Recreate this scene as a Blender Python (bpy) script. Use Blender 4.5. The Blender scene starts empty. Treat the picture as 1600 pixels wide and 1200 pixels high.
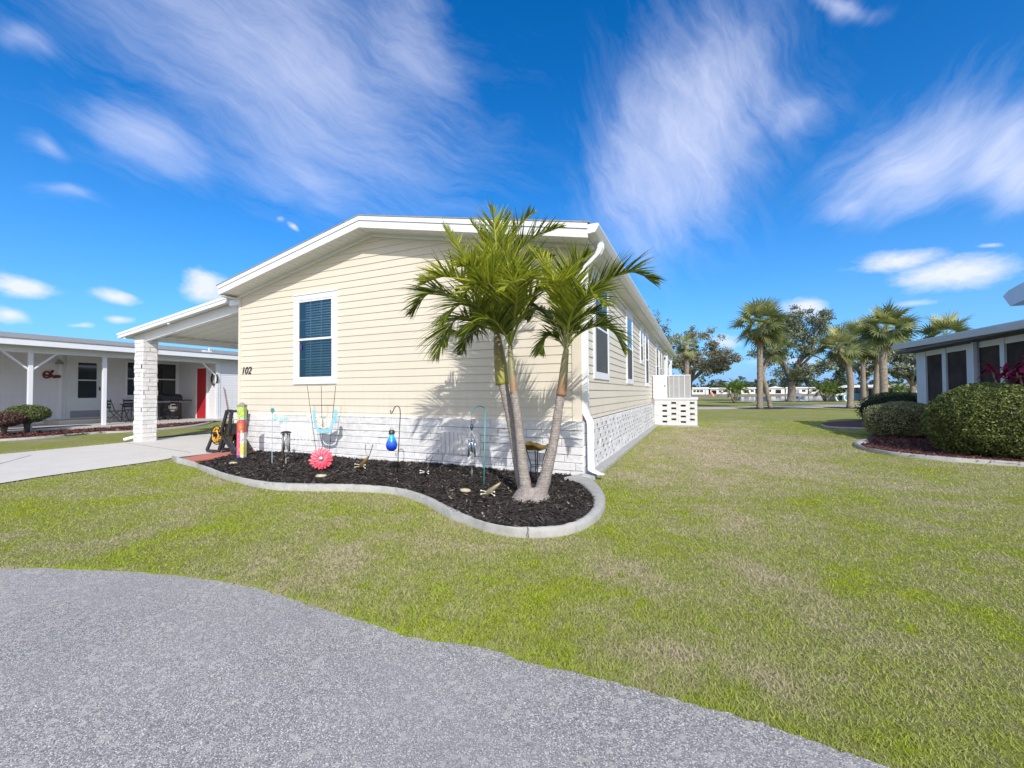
import bpy, bmesh, math, random
import numpy as np
from mathutils import Vector, Matrix
R = math.radians
random.seed(7); rng = np.random.default_rng(11)
sc = bpy.context.scene

# ------------------------------------------------------------------ camera
# World frame: the cream house's front wall lies on y = 0 (x to the right, z up),
# its right wall on x = 0; the photographer stands at CAM.
YAW, PITCH, ROLL, F = 0.419416, 0.0211244, -0.0056634, 652.63
U = np.array([math.cos(YAW), -math.sin(YAW)]); V = np.array([math.sin(YAW), math.cos(YAW)])
CAM = np.array([1.5139, -5.7542, 1.202])
def loc3(w): return np.array([w[0]*U[0]+w[1]*U[1], w[0]*V[0]+w[1]*V[1], w[2]])
_f = np.array([0, math.cos(PITCH), math.sin(PITCH)]); _u = np.array([0, -math.sin(PITCH), math.cos(PITCH)]); _r = np.array([1., 0, 0])
c_, s_ = math.cos(ROLL), math.sin(ROLL)
RI, UP, FW = loc3(c_*_r+s_*_u), loc3(-s_*_r+c_*_u), loc3(_f)
cam = bpy.data.cameras.new('camera'); camo = bpy.data.objects.new('camera', cam); sc.collection.objects.link(camo)
camo.matrix_world = Matrix(((RI[0], UP[0], -FW[0], CAM[0]), (RI[1], UP[1], -FW[1], CAM[1]), (RI[2], UP[2], -FW[2], CAM[2]), (0, 0, 0, 1)))
cam.sensor_width = 36; cam.lens = F/1600*36; cam.clip_start = 0.05; cam.clip_end = 4000
sc.camera = camo
sc.render.resolution_x, sc.render.resolution_y = 1024, 768

# ------------------------------------------------------------------ light
SUN = Vector((0.4753, -0.6592, 0.5827)).normalized()
sl = bpy.data.lights.new('sun', 'SUN'); so = bpy.data.objects.new('sun', sl); sc.collection.objects.link(so)
sl.energy = 4.0; sl.angle = R(0.55); sl.color = (1.0, 0.945, 0.86)
so.rotation_euler = SUN.to_track_quat('Z', 'Y').to_euler()
sc.view_settings.view_transform = 'Standard'; sc.view_settings.look = 'None'; sc.view_settings.gamma = 1
sc.view_settings.exposure = 0.18
sc.render.engine = 'CYCLES'
sc.cycles.max_bounces = 7; sc.cycles.transparent_max_bounces = 12

world = bpy.data.worlds.new('World'); sc.world = world; world.use_nodes = True
wn, wl = world.node_tree.nodes, world.node_tree.links
wn.clear()
wout = wn.new('ShaderNodeOutputWorld'); bg = wn.new('ShaderNodeBackground')
sky = wn.new('ShaderNodeTexSky'); sky.sky_type = 'NISHITA'; sky.sun_disc = False
sky.sun_elevation = math.asin(SUN.z); sky.sun_rotation = math.atan2(SUN.x, SUN.y)
sky.altitude = 0; sky.air_density = 1.0; sky.dust_density = 0.25; sky.ozone_density = 2.2
def wmath(op, a, b=None, c=None, tree=None, clamp=False):
    t = tree or world.node_tree
    n = t.nodes.new('ShaderNodeMath'); n.operation = op; n.use_clamp = clamp
    for i, v in enumerate((a, b, c)):
        if v is None: continue
        if isinstance(v, (int, float)): n.inputs[i].default_value = v
        else: t.links.new(v, n.inputs[i])
    return n.outputs[0]
def azel(px, py):
    dx, dz = (px-800)/F, (613-(px-800)*.0057-py)/F
    az = math.atan(dx); return az, math.atan(dz*math.cos(az))
tc = wn.new('ShaderNodeTexCoord')
sep = wn.new('ShaderNodeSeparateXYZ'); wl.new(tc.outputs['Generated'], sep.inputs[0])
DX, DY, DZ = sep.outputs
Xp = wmath('ADD', wmath('MULTIPLY', DX, float(U[0])), wmath('MULTIPLY', DY, float(V[0])))
Yp = wmath('ADD', wmath('MULTIPLY', DX, float(U[1])), wmath('MULTIPLY', DY, float(V[1])))
AZ = wmath('ARCTAN2', Xp, Yp); EL = wmath('ARCSINE', DZ)
CL = [  # px centre, px end of long axis, px half width, amp, freq, soft, stretch
 (450, 100, 800, 285, 105, .72, 22, 1.0, .22), (330, 30, 520, 90, 60, .45, 22, .9, .25), (640, 60, 760, 250, 60, .50, 20, 1.0, .25),
 (230, 212, 345, 262, 32, .80, 30, .6, .35), (480, 265, 700, 320, 48, .42, 24, .9, .25), (100, 300, 185, 325, 10, .40, 40, .8, .3),
 (1065, 225, 1180, 300, 105, .95, 17, .8, .45), (1150, 90, 1240, -40, 95, .55, 18, 1.0, .28), (1250, 170, 1330, 60, 60, .35, 20, 1.0, .3),
 (1440, 240, 1640, 120, 46, .85, 22, .7, .3), (1560, 225, 1660, 185, 40, .95, 20, .5, .5), (1340, 320, 1430, 270, 26, .45, 26, .9, .3),
 (1495, 428, 1620, 412, 26, 1.0, 30, .35, .45), (1405, 408, 1500, 392, 15, .95, 34, .4, .5), (1450, 478, 1540, 472, 9, .5, 40, .6, .5), (1545, 382, 1600, 378, 8, .5, 40, .6, .5),
 (35, 445, 95, 458, 17, .95, 36, .4, .6), (185, 461, 232, 468, 10, .8, 46, .5, .6), (15, 491, 60, 497, 13, .8, 40, .5, .6), (190, 496, 225, 500, 8, .6, 44, .6, .6),
 (325, 445, 375, 455, 27, .95, 34, .4, .8), (300, 425, 260, 415, 20, .35, 34, .7, .6), (462, 352, 480, 368, 7, .7, 60, .5, .5), (444, 334, 455, 338, 5, .5, 60, .6, .5),
 (1262, 484, 1312, 487, 17, .95, 36, .4, .7), (1130, 528, 1168, 535, 13, .8, 40, .5, .6), (130, 505, 170, 507, 6, .5, 44, .6, .6), (90, 524, 160, 526, 8, .5, 40, .6, .6),
 (1600, 250, 1680, 235, 45, .95, 20, .5, .5), (1590, 205, 1660, 190, 32, .9, 20, .5, .5), (1220, 560, 1420, 560, 14, .35, 30, .9, .4), (60, 215, 130, 260, 14, .4, 34, .8, .4), (30, 40, 130, 60, 24, .35, 26, .9, .4), (1330, 5, 1420, 20, 16, .5, 26, .8, .4)]
base = wn.new('ShaderNodeCombineXYZ'); wl.new(AZ, base.inputs[0]); wl.new(EL, base.inputs[1])
nw = wn.new('ShaderNodeTexNoise'); nw.inputs['Scale'].default_value = 5.5; nw.inputs['Detail'].default_value = 4; wl.new(base.outputs[0], nw.inputs['Vector'])
def vmath(op, a, b=None):
    n = wn.new('ShaderNodeVectorMath'); n.operation = op
    for i, v in enumerate((a, b)):
        if v is None: continue
        if isinstance(v, tuple): n.inputs[i].default_value = v
        else: wl.new(v, n.inputs[i])
    return n
def mapping(vec, loc, rot, scale):
    n = wn.new('ShaderNodeMapping'); n.vector_type = 'TEXTURE'; n.inputs['Location'].default_value = loc; n.inputs['Rotation'].default_value = (0, 0, rot); n.inputs['Scale'].default_value = scale
    wl.new(vec, n.inputs['Vector']); return n.outputs[0]
def cloud_class(items, rot, fr, stretch, soft, warp, seed, edge=.32, namp=1.5):
    'items: elongated patches sharing one torn noise field'
    wv = vmath('ADD', base.outputs[0], vmath('MULTIPLY', vmath('SUBTRACT', nw.outputs['Color'], (.5, .5, .5)).outputs[0], (warp, warp, 0.)).outputs[0]).outputs[0]
    rmin = None
    for (px, py, ex, ey, hw, amp) in items:
        a0, e0 = azel(px, py); a1, e1_ = azel(ex, ey); L = math.hypot(a1-a0, e1_-e0); ca, sa = (a1-a0)/L, (e1_-e0)/L
        nx, ny = -(ey-py), (ex-px); nl = math.hypot(nx, ny); a2, e2 = azel(px+nx/nl*hw, py+ny/nl*hw); B = abs(-(a2-a0)*sa+(e2-e0)*ca)
        r = wmath('ADD', vmath('LENGTH', mapping(wv, (a0, e0, 0), math.atan2(sa, ca), (L, B, 1))).outputs['Value'], (1-amp)*.9)
        rmin = r if rmin is None else wmath('SMOOTH_MIN', rmin, r, .25)
    mask = wmath('POWER', 2.718, wmath('MULTIPLY', wmath('MULTIPLY', rmin, rmin), -1.0))
    n = wn.new('ShaderNodeTexNoise'); n.inputs['Scale'].default_value = fr; n.inputs['Detail'].default_value = 9; n.inputs['Roughness'].default_value = .70; n.inputs['Distortion'].default_value = .22
    wl.new(mapping(wv, (seed, 0, seed), rot, (1/stretch, 1, 1)), n.inputs['Vector'])
    e = wmath('SUBTRACT', wmath('ADD', mask, wmath('MULTIPLY', wmath('SUBTRACT', n.outputs[0], .5), namp)), edge)
    return wmath('MULTIPLY', wmath('DIVIDE', e, soft, clamp=True), wmath('MULTIPLY', mask, 2.0, clamp=True), clamp=True)
ar = lambda c: math.atan2(azel(c[2], c[3])[1]-azel(c[0], c[1])[1], azel(c[2], c[3])[0]-azel(c[0], c[1])[0])
CA = [c for c in CL if c[0] < 800 and c[1] < 335 and c[2]-c[0] > 0]; CB = [c for c in CL if 1000 < c[0] < 1300 and c[1] < 250]; CC = [c for c in CL if c[0] >= 1300 and c[1] < 330]; CD = [c for c in CL if c not in CA+CB+CC]
dens = None
for cls, rot, fr, st, soft, warp, edge, wide, top in ((CA, ar(CA[0]), 22, .20, 1.55, .10, .14, 2.0, .85), (CB, R(-60), 17, .30, 1.5, .12, .12, 1.8, 1.0), (CC, R(30), 20, .24, 1.35, .10, .14, 1.8, .95), (CD, 0.0, 24, .55, .62, .05, .34, 1.3, .95)):
    o = wmath('MULTIPLY', cloud_class([(*c[:4], c[4]*wide, c[5]) for c in cls], rot, fr, st, soft, warp, 3.1*len(cls), edge, 1.2), top)
    dens = o if dens is None else wmath('MAXIMUM', dens, o)
# haze veil towards the horizon
veil = wmath('MULTIPLY', wmath('POWER', wmath('SUBTRACT', 1.0, wmath('MAXIMUM', DZ, 0.0)), 9.0), 0.0)
hs = wn.new('ShaderNodeHueSaturation'); hs.inputs['Saturation'].default_value = 1.42; hs.inputs['Value'].default_value = 1.0; wl.new(sky.outputs[0], hs.inputs['Color'])
tint = wn.new('ShaderNodeMix'); tint.data_type = 'RGBA'; tint.blend_type = 'MULTIPLY'; tint.inputs[0].default_value = 1.0
wl.new(hs.outputs[0], tint.inputs[6]); tint.inputs[7].default_value = (0.54, 1.44, 1.76, 1)
m1 = wn.new('ShaderNodeMix'); m1.data_type = 'RGBA'; wl.new(wmath('MULTIPLY', wmath('POWER', wmath('SUBTRACT', 1.0, wmath('MAXIMUM', DZ, 0.0)), 5.0), .9), m1.inputs[0]); wl.new(tint.outputs[2], m1.inputs[6]); m1.inputs[7].default_value = (2.6, 3.75, 8.6, 1)
m2 = wn.new('ShaderNodeMix'); m2.data_type = 'RGBA'; wl.new(dens, m2.inputs[0]); wl.new(m1.outputs[2], m2.inputs[6]); m2.inputs[7].default_value = (8.0, 8.4, 10.4, 1)
# unseen bright cloud added behind the photographer, round the sun, as white fill light
bn = wn.new('ShaderNodeTexNoise'); bn.inputs['Scale'].default_value = 2.2; bn.inputs['Detail'].default_value = 6; wl.new(tc.outputs['Generated'], bn.inputs['Vector'])
bk_ = wmath('MULTIPLY', wmath('MULTIPLY', wmath('SUBTRACT', wmath('MULTIPLY', Yp, -1.0), .05), 1.6, clamp=True), wmath('MULTIPLY', bn.outputs[0], 1.5, clamp=True), clamp=True)
m3 = wn.new('ShaderNodeMix'); m3.data_type = 'RGBA'; wl.new(bk_, m3.inputs[0]); wl.new(m2.outputs[2], m3.inputs[6]); m3.inputs[7].default_value = (13.5, 13.0, 13.0, 1)
wl.new(m3.outputs[2], bg.inputs[0]); bg.inputs[1].default_value = 0.10
wl.new(bg.outputs[0], wout.inputs[0])

# ------------------------------------------------------------------ helpers
def ray(px, py): return FW+RI*(px-800)/F-UP*(py-600)/F
def G(px, py, z=0.0):
    d = ray(px, py); t = (z-CAM[2])/d[2]; return CAM+t*d
def PX(px, py, x): d = ray(px, py); return CAM+d*((x-CAM[0])/d[0])
def PY(px, py, y): d = ray(px, py); return CAM+d*((y-CAM[1])/d[1])
def PD(px, py, D):
    'point on a pixel ray at ground distance D along the view axis'
    d = ray(px, py); return CAM+d*(D/float(d@FW))
def gd(px, D):
    'ground point at depth D under column px'
    P = PD(px, 610, D); return np.array([P[0], P[1], 0.0])

class MB:
    def __init__(s): s.v = []; s.f = []; s.m = []; s.c = []
    def add(s, vs, fs, mi=0, col=None):
        b = len(s.v); s.v += [tuple(map(float, v)) for v in vs]
        for f in fs:
            s.f.append(tuple(i+b for i in f)); s.m.append(mi); s.c.append(col if col is not None else 0.5)
        return s
    def box(s, x0, x1, y0, y1, z0, z1, mi=0, col=None):
        v = [(x0, y0, z0), (x1, y0, z0), (x1, y1, z0), (x0, y1, z0), (x0, y0, z1), (x1, y0, z1), (x1, y1, z1), (x0, y1, z1)]
        return s.add(v, [(0, 3, 2, 1), (4, 5, 6, 7), (0, 1, 5, 4), (1, 2, 6, 5), (2, 3, 7, 6), (3, 0, 4, 7)], mi, col)
    def bar(s, p, q, w, h, up=(0, 0, 1), mi=0):
        p, q, up = Vector(p), Vector(q), Vector(up); d = (q-p).normalized()
        a = d.cross(up)
        if a.length < 1e-4: a = d.cross(Vector((1, 0, 0)))
        a = a.normalized()*w/2; b = d.cross(a).normalized()*h/2
        v = [e+x*a+y*b for e in (p, q) for x, y in ((-1, -1), (1, -1), (1, 1), (-1, 1))]
        return s.add(v, [(0, 1, 2, 3), (7, 6, 5, 4), (0, 4, 5, 1), (1, 5, 6, 2), (2, 6, 7, 3), (3, 7, 4, 0)], mi)
    def tube(s, pts, r, n=8, mi=0, cap=True, col=None):
        pts = [Vector(map(float, p)) for p in pts]; rs = r if isinstance(r, (list, tuple)) else [r]*len(pts)
        vs = []; fs = []; a = None
        for i, p in enumerate(pts):
            d = (pts[min(i+1, len(pts)-1)]-pts[max(i-1, 0)]).normalized()
            if a is None:
                a = d.cross(Vector((0, 0, 1)));
                if a.length < 1e-3: a = d.cross(Vector((1, 0, 0)))
            a = (a-d*a.dot(d)).normalized(); b = d.cross(a)
            for k in range(n):
                t = 2*math.pi*k/n; vs.append(p+(a*math.cos(t)+b*math.sin(t))*rs[i])
        for i in range(len(pts)-1):
            for k in range(n):
                k2 = (k+1) % n; fs.append((i*n+k, i*n+k2, (i+1)*n+k2, (i+1)*n+k))
        if cap: fs += [tuple(reversed(range(n))), tuple((len(pts)-1)*n+k for k in range(n))]
        return s.add(vs, fs, mi, col)
    def lathe(s, c, prof, n=20, mi=0, axis=(0, 0, 1)):
        c = Vector(map(float, c)); ax = Vector(axis).normalized(); a = ax.orthogonal().normalized(); b = ax.cross(a)
        vs = [c+ax*z+(a*math.cos(2*math.pi*k/n)+b*math.sin(2*math.pi*k/n))*r for r, z in prof for k in range(n)]
        fs = [(i*n+k, i*n+(k+1) % n, (i+1)*n+(k+1) % n, (i+1)*n+k) for i in range(len(prof)-1) for k in range(n)]
        return s.add(vs, fs, mi)
    def prism(s, poly, ext, mi=0):
        'poly: list of 3D points, ext: extrusion vector'
        n = len(poly); e = Vector(ext); P = [Vector(map(float, p)) for p in poly]
        return s.add(P+[p+e for p in P], [tuple(range(n)), tuple(reversed(range(n, 2*n)))]+[(i, i+n, (i+1) % n+n, (i+1) % n) for i in range(n)], mi)
def build(name, mb, mats, parent=None, smooth=False, col=False, bevel=0):
    me = bpy.data.meshes.new(name)
    off = np.array(parent.matrix_world.translation) if parent else np.zeros(3)
    if parent:
        off = np.array(parent['_o']) if '_o' in parent else off
    me.from_pydata([(v[0]-off[0], v[1]-off[1], v[2]-off[2]) for v in mb.v], [], mb.f)
    mats = mats if isinstance(mats, (list, tuple)) else [mats]
    for m in mats: me.materials.append(m)
    me.polygons.foreach_set('material_index', mb.m)
    if smooth: me.polygons.foreach_set('use_smooth', [True]*len(mb.f))
    if col:
        at = me.attributes.new('tone', 'FLOAT', 'FACE'); at.data.foreach_set('value', [float(c) for c in mb.c])
    me.update()
    o = bpy.data.objects.new(name, me); sc.collection.objects.link(o)
    if bevel:
        b = o.modifiers.new('bevel', 'BEVEL'); b.width = bevel; b.segments = 2; b.limit_method = 'ANGLE'; b.angle_limit = R(40)
    if parent:
        o.parent = parent; o['_o'] = [float(x) for x in off]
    return o
def tag(o, label, cat, group=None, kind=None):
    if label: o['label'] = label
    if cat: o['category'] = cat
    if group: o['group'] = group
    if kind: o['kind'] = kind
    return o
def thing(name, loc, label, cat, group=None):
    o = bpy.data.objects.new(name, None); sc.collection.objects.link(o)
    o.location = [float(x) for x in loc]; o['_o'] = [float(x) for x in loc]; o.empty_display_size = .2
    return tag(o, label, cat, group)
def struct(o): o['kind'] = 'structure'; return o

# ------------------------------------------------------------------ materials
def newmat(name):
    m = bpy.data.materials.new(name); m.use_nodes = True; nt = m.node_tree
    return m, nt, nt.nodes['Principled BSDF']
def N(nt, t, **k):
    n = nt.nodes.new(t)
    for a, b in k.items(): setattr(n, a, b)
    return n
def noise(nt, scale, detail=4, rough=.55, vec=None, dist=0):
    n = N(nt, 'ShaderNodeTexNoise'); n.inputs['Scale'].default_value = scale; n.inputs['Detail'].default_value = detail
    n.inputs['Roughness'].default_value = rough; n.inputs['Distortion'].default_value = dist
    if vec is None:
        gm = N(nt, 'ShaderNodeNewGeometry'); vec = gm.outputs['Position']
    nt.links.new(vec, n.inputs['Vector']); return n
def ramp(nt, fac, stops):
    r = N(nt, 'ShaderNodeValToRGB'); e = r.color_ramp.elements
    while len(e) > 1: e.remove(e[-1])
    e[0].position, e[0].color = stops[0][0], (*stops[0][1], 1)
    for p, c in stops[1:]: x = e.new(p); x.color = (*c, 1)
    nt.links.new(fac, r.inputs[0]); return r.outputs[0]
def mixc(nt, fac, a, b, mode='MIX'):
    m = N(nt, 'ShaderNodeMix', data_type='RGBA', blend_type=mode)
    for i, v in ((0, fac), (6, a), (7, b)):
        if isinstance(v, (int, float)): m.inputs[i].default_value = v
        elif isinstance(v, tuple): m.inputs[i].default_value = (*v, 1)
        else: nt.links.new(v, m.inputs[i])
    return m.outputs[2]
def bump(nt, b, h, strength=.3, dist=.01, prev=None):
    n = N(nt, 'ShaderNodeBump'); n.inputs['Strength'].default_value = strength; n.inputs['Distance'].default_value = dist
    nt.links.new(h, n.inputs['Height'])
    if prev is not None: nt.links.new(prev, n.inputs['Normal'])
    nt.links.new(n.outputs[0], b.inputs['Normal']); return n.outputs[0]
def mat(name, col, rough=.6, metal=0, var=.06, vscale=3, bmp=0, bscale=60, bdist=.004, spec=None):
    m, nt, b = newmat(name)
    if var:
        n = noise(nt, vscale, 6, .65); lo = tuple(c*(1-var*1.6) for c in col); hi = tuple(min(1, c*(1+var)) for c in col)
        nt.links.new(ramp(nt, n.outputs[0], [(.3, lo), (.7, hi)]), b.inputs['Base Color'])
    else: b.inputs['Base Color'].default_value = (*col, 1)
    b.inputs['Roughness'].default_value = rough; b.inputs['Metallic'].default_value = metal
    if spec is not None: b.inputs['Specular IOR Level'].default_value = spec
    if bmp: bump(nt, b, noise(nt, bscale, 5, .6).outputs[0], bmp, bdist)
    return m
def sidingmat(name, col, dirt=.05):
    m, nt, b = newmat(name)
    gm = N(nt, 'ShaderNodeNewGeometry'); mp = N(nt, 'ShaderNodeMapping'); mp.inputs['Scale'].default_value = (.5, .5, 6)
    nt.links.new(gm.outputs['Position'], mp.inputs[0])
    n = noise(nt, 2.2, 6, .7, mp.outputs[0]); c2 = tuple(c*(1-dirt*2) for c in col)
    n2 = noise(nt, .7, 3, .5)
    base = mixc(nt, ramp(nt, n2.outputs[0], [(.3, (0, 0, 0)), (.7, (1, 1, 1))]), ramp(nt, n.outputs[0], [(.3, c2), (.65, col)]), col)
    sz = N(nt, 'ShaderNodeSeparateXYZ'); nt.links.new(gm.outputs['Position'], sz.inputs[0]); mr = N(nt, 'ShaderNodeMapRange'); mr.inputs[1].default_value = 1.5; mr.inputs[2].default_value = .8; nt.links.new(sz.outputs[2], mr.inputs[0])
    mp3 = N(nt, 'ShaderNodeMapping'); mp3.inputs['Scale'].default_value = (7, 7, .5); nt.links.new(gm.outputs['Position'], mp3.inputs[0]); n3 = noise(nt, 1.6, 6, .7, mp3.outputs[0])
    f3 = wmath('MULTIPLY', wmath('ADD', wmath('MULTIPLY', mr.outputs[0], .35, tree=nt), .12, tree=nt), ramp(nt, n3.outputs[0], [(.45, (0, 0, 0)), (.75, (1, 1, 1))]), tree=nt)
    base = mixc(nt, f3, base, tuple(x*y for x, y in zip(col, (.74, .72, .66))))
    nt.links.new(base, b.inputs['Base Color']); b.inputs['Roughness'].default_value = .45; b.inputs['Specular IOR Level'].default_value = .35
    mp2 = N(nt, 'ShaderNodeMapping'); mp2.inputs['Scale'].default_value = (4, 4, 60); nt.links.new(gm.outputs['Position'], mp2.inputs[0])
    b1 = bump(nt, b, noise(nt, 3, 4, .6, mp2.outputs[0]).outputs[0], .12, .003)
    bump(nt, b, noise(nt, 1.1, 1, .4).outputs[0], .5, .02, b1)
    return m
M = {}
M['cream'] = sidingmat('cream_vinyl', (.66, .605, .51))
M['white_vinyl'] = sidingmat('white_vinyl', (.70, .70, .74))
M['trim'] = mat('white_trim', (.74, .755, .80), .4, var=.025)
M['trim_blue'] = mat('pale_blue_grey_trim', (.42, .50, .58), .45, var=.04)
M['soffit'] = mat('soffit', (.72, .72, .70), .6, var=.03)
M['alum'] = mat('painted_aluminium', (.70, .71, .72), .45, var=.04)
M['black'] = mat('black_metal', (.015, .015, .017), .4, var=0)
M['blackp'] = mat('black_plastic', (.022, .022, .026), .45, var=.1)
M['dark'] = mat('dark_interior', (.012, .013, .016), .8, var=0)
M['grey'] = mat('grey_metal', (.30, .30, .31), .45, var=.05)
M['silver'] = mat('silver_metal', (.45, .46, .47), .3, .8, var=.04)
M['red'] = mat('red_paint', (.42, .02, .03), .45, var=.05)
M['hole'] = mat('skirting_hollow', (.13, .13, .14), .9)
M['shelf'] = mat('grey_roof_cap', (.35, .36, .37), .7)
def brickmat(name, col, rough=.7):
    m, nt, b = newmat(name)
    at = N(nt, 'ShaderNodeAttribute'); at.attribute_name = 'tone'; at.attribute_type = 'GEOMETRY'
    n = noise(nt, 9, 7, .7); st = noise(nt, 1.3, 4, .6)
    c1 = ramp(nt, n.outputs[0], [(.28, tuple(c*.74 for c in col)), (.5, col), (.8, tuple(min(1, c*1.06) for c in col))])
    c2 = mixc(nt, ramp(nt, at.outputs['Fac'], [(0, (.12,)*3), (1, (0, 0, 0))]), c1, tuple(c*.6 for c in col))
    c3 = mixc(nt, ramp(nt, st.outputs[0], [(.5, (0, 0, 0)), (.75, (.25,)*3)]), c2, tuple(c*x*.75 for c, x in zip(col, (.98, .95, .9))))
    nt.links.new(c3, b.inputs['Base Color']); b.inputs['Roughness'].default_value = rough
    b1 = bump(nt, b, noise(nt, 26, 6, .7).outputs[0], .7, .012)
    bump(nt, b, noise(nt, 110, 4, .6).outputs[0], .5, .004, b1)
    return m
M['brick'] = brickmat('white_painted_brick', (.70, .70, .715))
M['brick_joint'] = mat('brick_joint', (.30, .30, .31), .9, var=.15)
def concrete(name, col, spk=.12, sc_=3):
    m, nt, b = newmat(name)
    n = noise(nt, sc_, 8, .7); f = noise(nt, 90, 4, .7); st = noise(nt, .8, 5, .6, dist=.6)
    c = ramp(nt, n.outputs[0], [(.3, tuple(x*(1-spk*1.3) for x in col)), (.55, col), (.8, tuple(min(1, x*(1+spk*.5)) for x in col))])
    c = mixc(nt, ramp(nt, f.outputs[0], [(.35, (.35,)*3), (.5, (0, 0, 0))]), c, tuple(x*.6 for x in col))
    c = mixc(nt, ramp(nt, st.outputs[0], [(.5, (0, 0, 0)), (.7, (.3,)*3)]), c, tuple(x*y for x, y in zip(col, (.78, .76, .72))))
    nt.links.new(c, b.inputs['Base Color']); b.inputs['Roughness'].default_value = .85
    bump(nt, b, f.outputs[0], .35, .004)
    return m
M['concrete'] = concrete('driveway_concrete', (.62, .59, .54), .07)
M['curb'] = concrete('edging_concrete', (.40, .395, .38), .22, 9)
M['jointdark'] = mat('dark_joint', (.22, .21, .19), .9)
M['slab'] = concrete('porch_slab', (.50, .48, .44), .1)
M['path'] = concrete('path_concrete', (.52, .45, .38), .1)
M['redpad'] = concrete('red_painted_concrete', (.50, .17, .13), .1)
# asphalt with exposed aggregate
m, nt, b = newmat('asphalt'); M['asphalt'] = m
gm = N(nt, 'ShaderNodeNewGeometry')
vo = N(nt, 'ShaderNodeTexVoronoi'); vo.inputs['Scale'].default_value = 280; nt.links.new(gm.outputs['Position'], vo.inputs['Vector'])
sp = N(nt, 'ShaderNodeSeparateXYZ'); nt.links.new(vo.outputs['Color'], sp.inputs[0])
c = ramp(nt, sp.outputs[0], [(0, (.10, .096, .092)), (.3, (.19, .184, .178)), (.62, (.33, .318, .305)), (.86, (.46, .44, .42)), (.97, (.80, .76, .70))])
big = noise(nt, .9, 6, .6, dist=.4); c = mixc(nt, ramp(nt, big.outputs[0], [(.35, (.0,)*3), (.7, (.42,)*3)]), c, (.40, .383, .366))
vo2 = N(nt, 'ShaderNodeTexVoronoi'); vo2.inputs['Scale'].default_value = 45; nt.links.new(gm.outputs['Position'], vo2.inputs['Vector'])
sp2 = N(nt, 'ShaderNodeSeparateXYZ'); nt.links.new(vo2.outputs['Color'], sp2.inputs[0])
c = mixc(nt, ramp(nt, sp2.outputs[1], [(.90, (0, 0, 0)), (.93, (.5,)*3)]), c, (.5, .48, .42))
wr_ = noise(nt, .35, 4, .6, dist=1.2); c = mixc(nt, ramp(nt, wr_.outputs[0], [(.42, (0, 0, 0)), (.62, (.30,)*3)]), c, (.24, .235, .245))
gr_ = noise(nt, 7, 5, .75, dist=.5); c = mixc(nt, ramp(nt, gr_.outputs[0], [(.62, (0, 0, 0)), (.72, (.35,)*3)]), c, (.20, .185, .17))
nt.links.new(c, b.inputs['Base Color']); b.inputs['Roughness'].default_value = .8
bump(nt, b, vo.outputs['Distance'], .35, -.004)
# lawn colour shared by ground and blades
lg = bpy.data.node_groups.new('lawn_colour', 'ShaderNodeTree')
lg.interface.new_socket('shift', in_out='INPUT', socket_type='NodeSocketFloat'); lg.interface.new_socket('colour', in_out='OUTPUT', socket_type='NodeSocketColor')
li, lo_ = N(lg, 'NodeGroupInput'), N(lg, 'NodeGroupOutput')
gm = N(lg, 'ShaderNodeNewGeometry'); fl = N(lg, 'ShaderNodeVectorMath', operation='MULTIPLY'); fl.inputs[1].default_value = (1, 1, 0)
lg.links.new(gm.outputs['Position'], fl.inputs[0]); P0 = fl.outputs[0]
n1, n2, n3 = noise(lg, .55, 5, .6, P0, .5), noise(lg, 2.6, 5, .65, P0, .4), noise(lg, 14, 3, .6, P0)
def lm(op, a, b=None, cl=False): return wmath(op, a, b, tree=lg, clamp=cl)
# a trampled dry strip beside the house wall
ds = N(lg, 'ShaderNodeVectorMath', operation='DISTANCE'); mpv = N(lg, 'ShaderNodeMapping'); mpv.inputs['Scale'].default_value = (1, .36, 1); mpv.inputs['Location'].default_value = (-2.1, -.36*5.0, 0)
lg.links.new(P0, mpv.inputs[0]); lg.links.new(mpv.outputs[0], ds.inputs[0]); ds.inputs[1].default_value = (0, 0, 0)
dry = lm('MULTIPLY', lm('SUBTRACT', 1.0, lm('DIVIDE', ds.outputs['Value'], 2.8), True), .42)
v = lm('ADD', lm('MULTIPLY', n1.outputs[0], .85), lm('MULTIPLY', n2.outputs[0], .75)); v = lm('ADD', v, lm('MULTIPLY', n3.outputs[0], .3))
v = lm('ADD', lm('MULTIPLY', lm('SUBTRACT', v, .95), 1.45), .615); v = lm('SUBTRACT', v, dry)
n4 = noise(lg, 5.5, 2, .5, P0, .3); n5 = noise(lg, .9, 2, .5, P0)
weed = lm('MULTIPLY', lm('MULTIPLY', lm('SUBTRACT', n4.outputs[0], .60), 7.0, True), lm('MULTIPLY', lm('SUBTRACT', n5.outputs[0], .42), 5.0, True))
v = lm('ADD', lm('ADD', v, lm('MULTIPLY', weed, .38)), li.outputs[0])
c = ramp(lg, v, [(.18, (.50, .43, .31)), (.34, (.45, .41, .24)), (.48, (.385, .38, .17)), (.60, (.345, .37, .115)), (.76, (.32, .37, .055)), (.92, (.33, .41, .016))])
lg.links.new(c, lo_.inputs[0])
m, nt, b = newmat('lawn_soil'); M['lawn'] = m
gq = N(nt, 'ShaderNodeGroup'); gq.node_tree = lg
hf = noise(nt, 60, 5, .75); dk = mixc(nt, ramp(nt, hf.outputs[0], [(.38, (.8,)*3), (.62, (0, 0, 0))]), gq.outputs[0], (.13, .115, .05))
nt.links.new(dk, b.inputs['Base Color']); b.inputs['Roughness'].default_value = .95; b.inputs['Specular IOR Level'].default_value = .1
b1 = bump(nt, b, hf.outputs[0], .8, .03); bump(nt, b, noise(nt, 9, 4, .6).outputs[0], .6, .08, b1)
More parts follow.
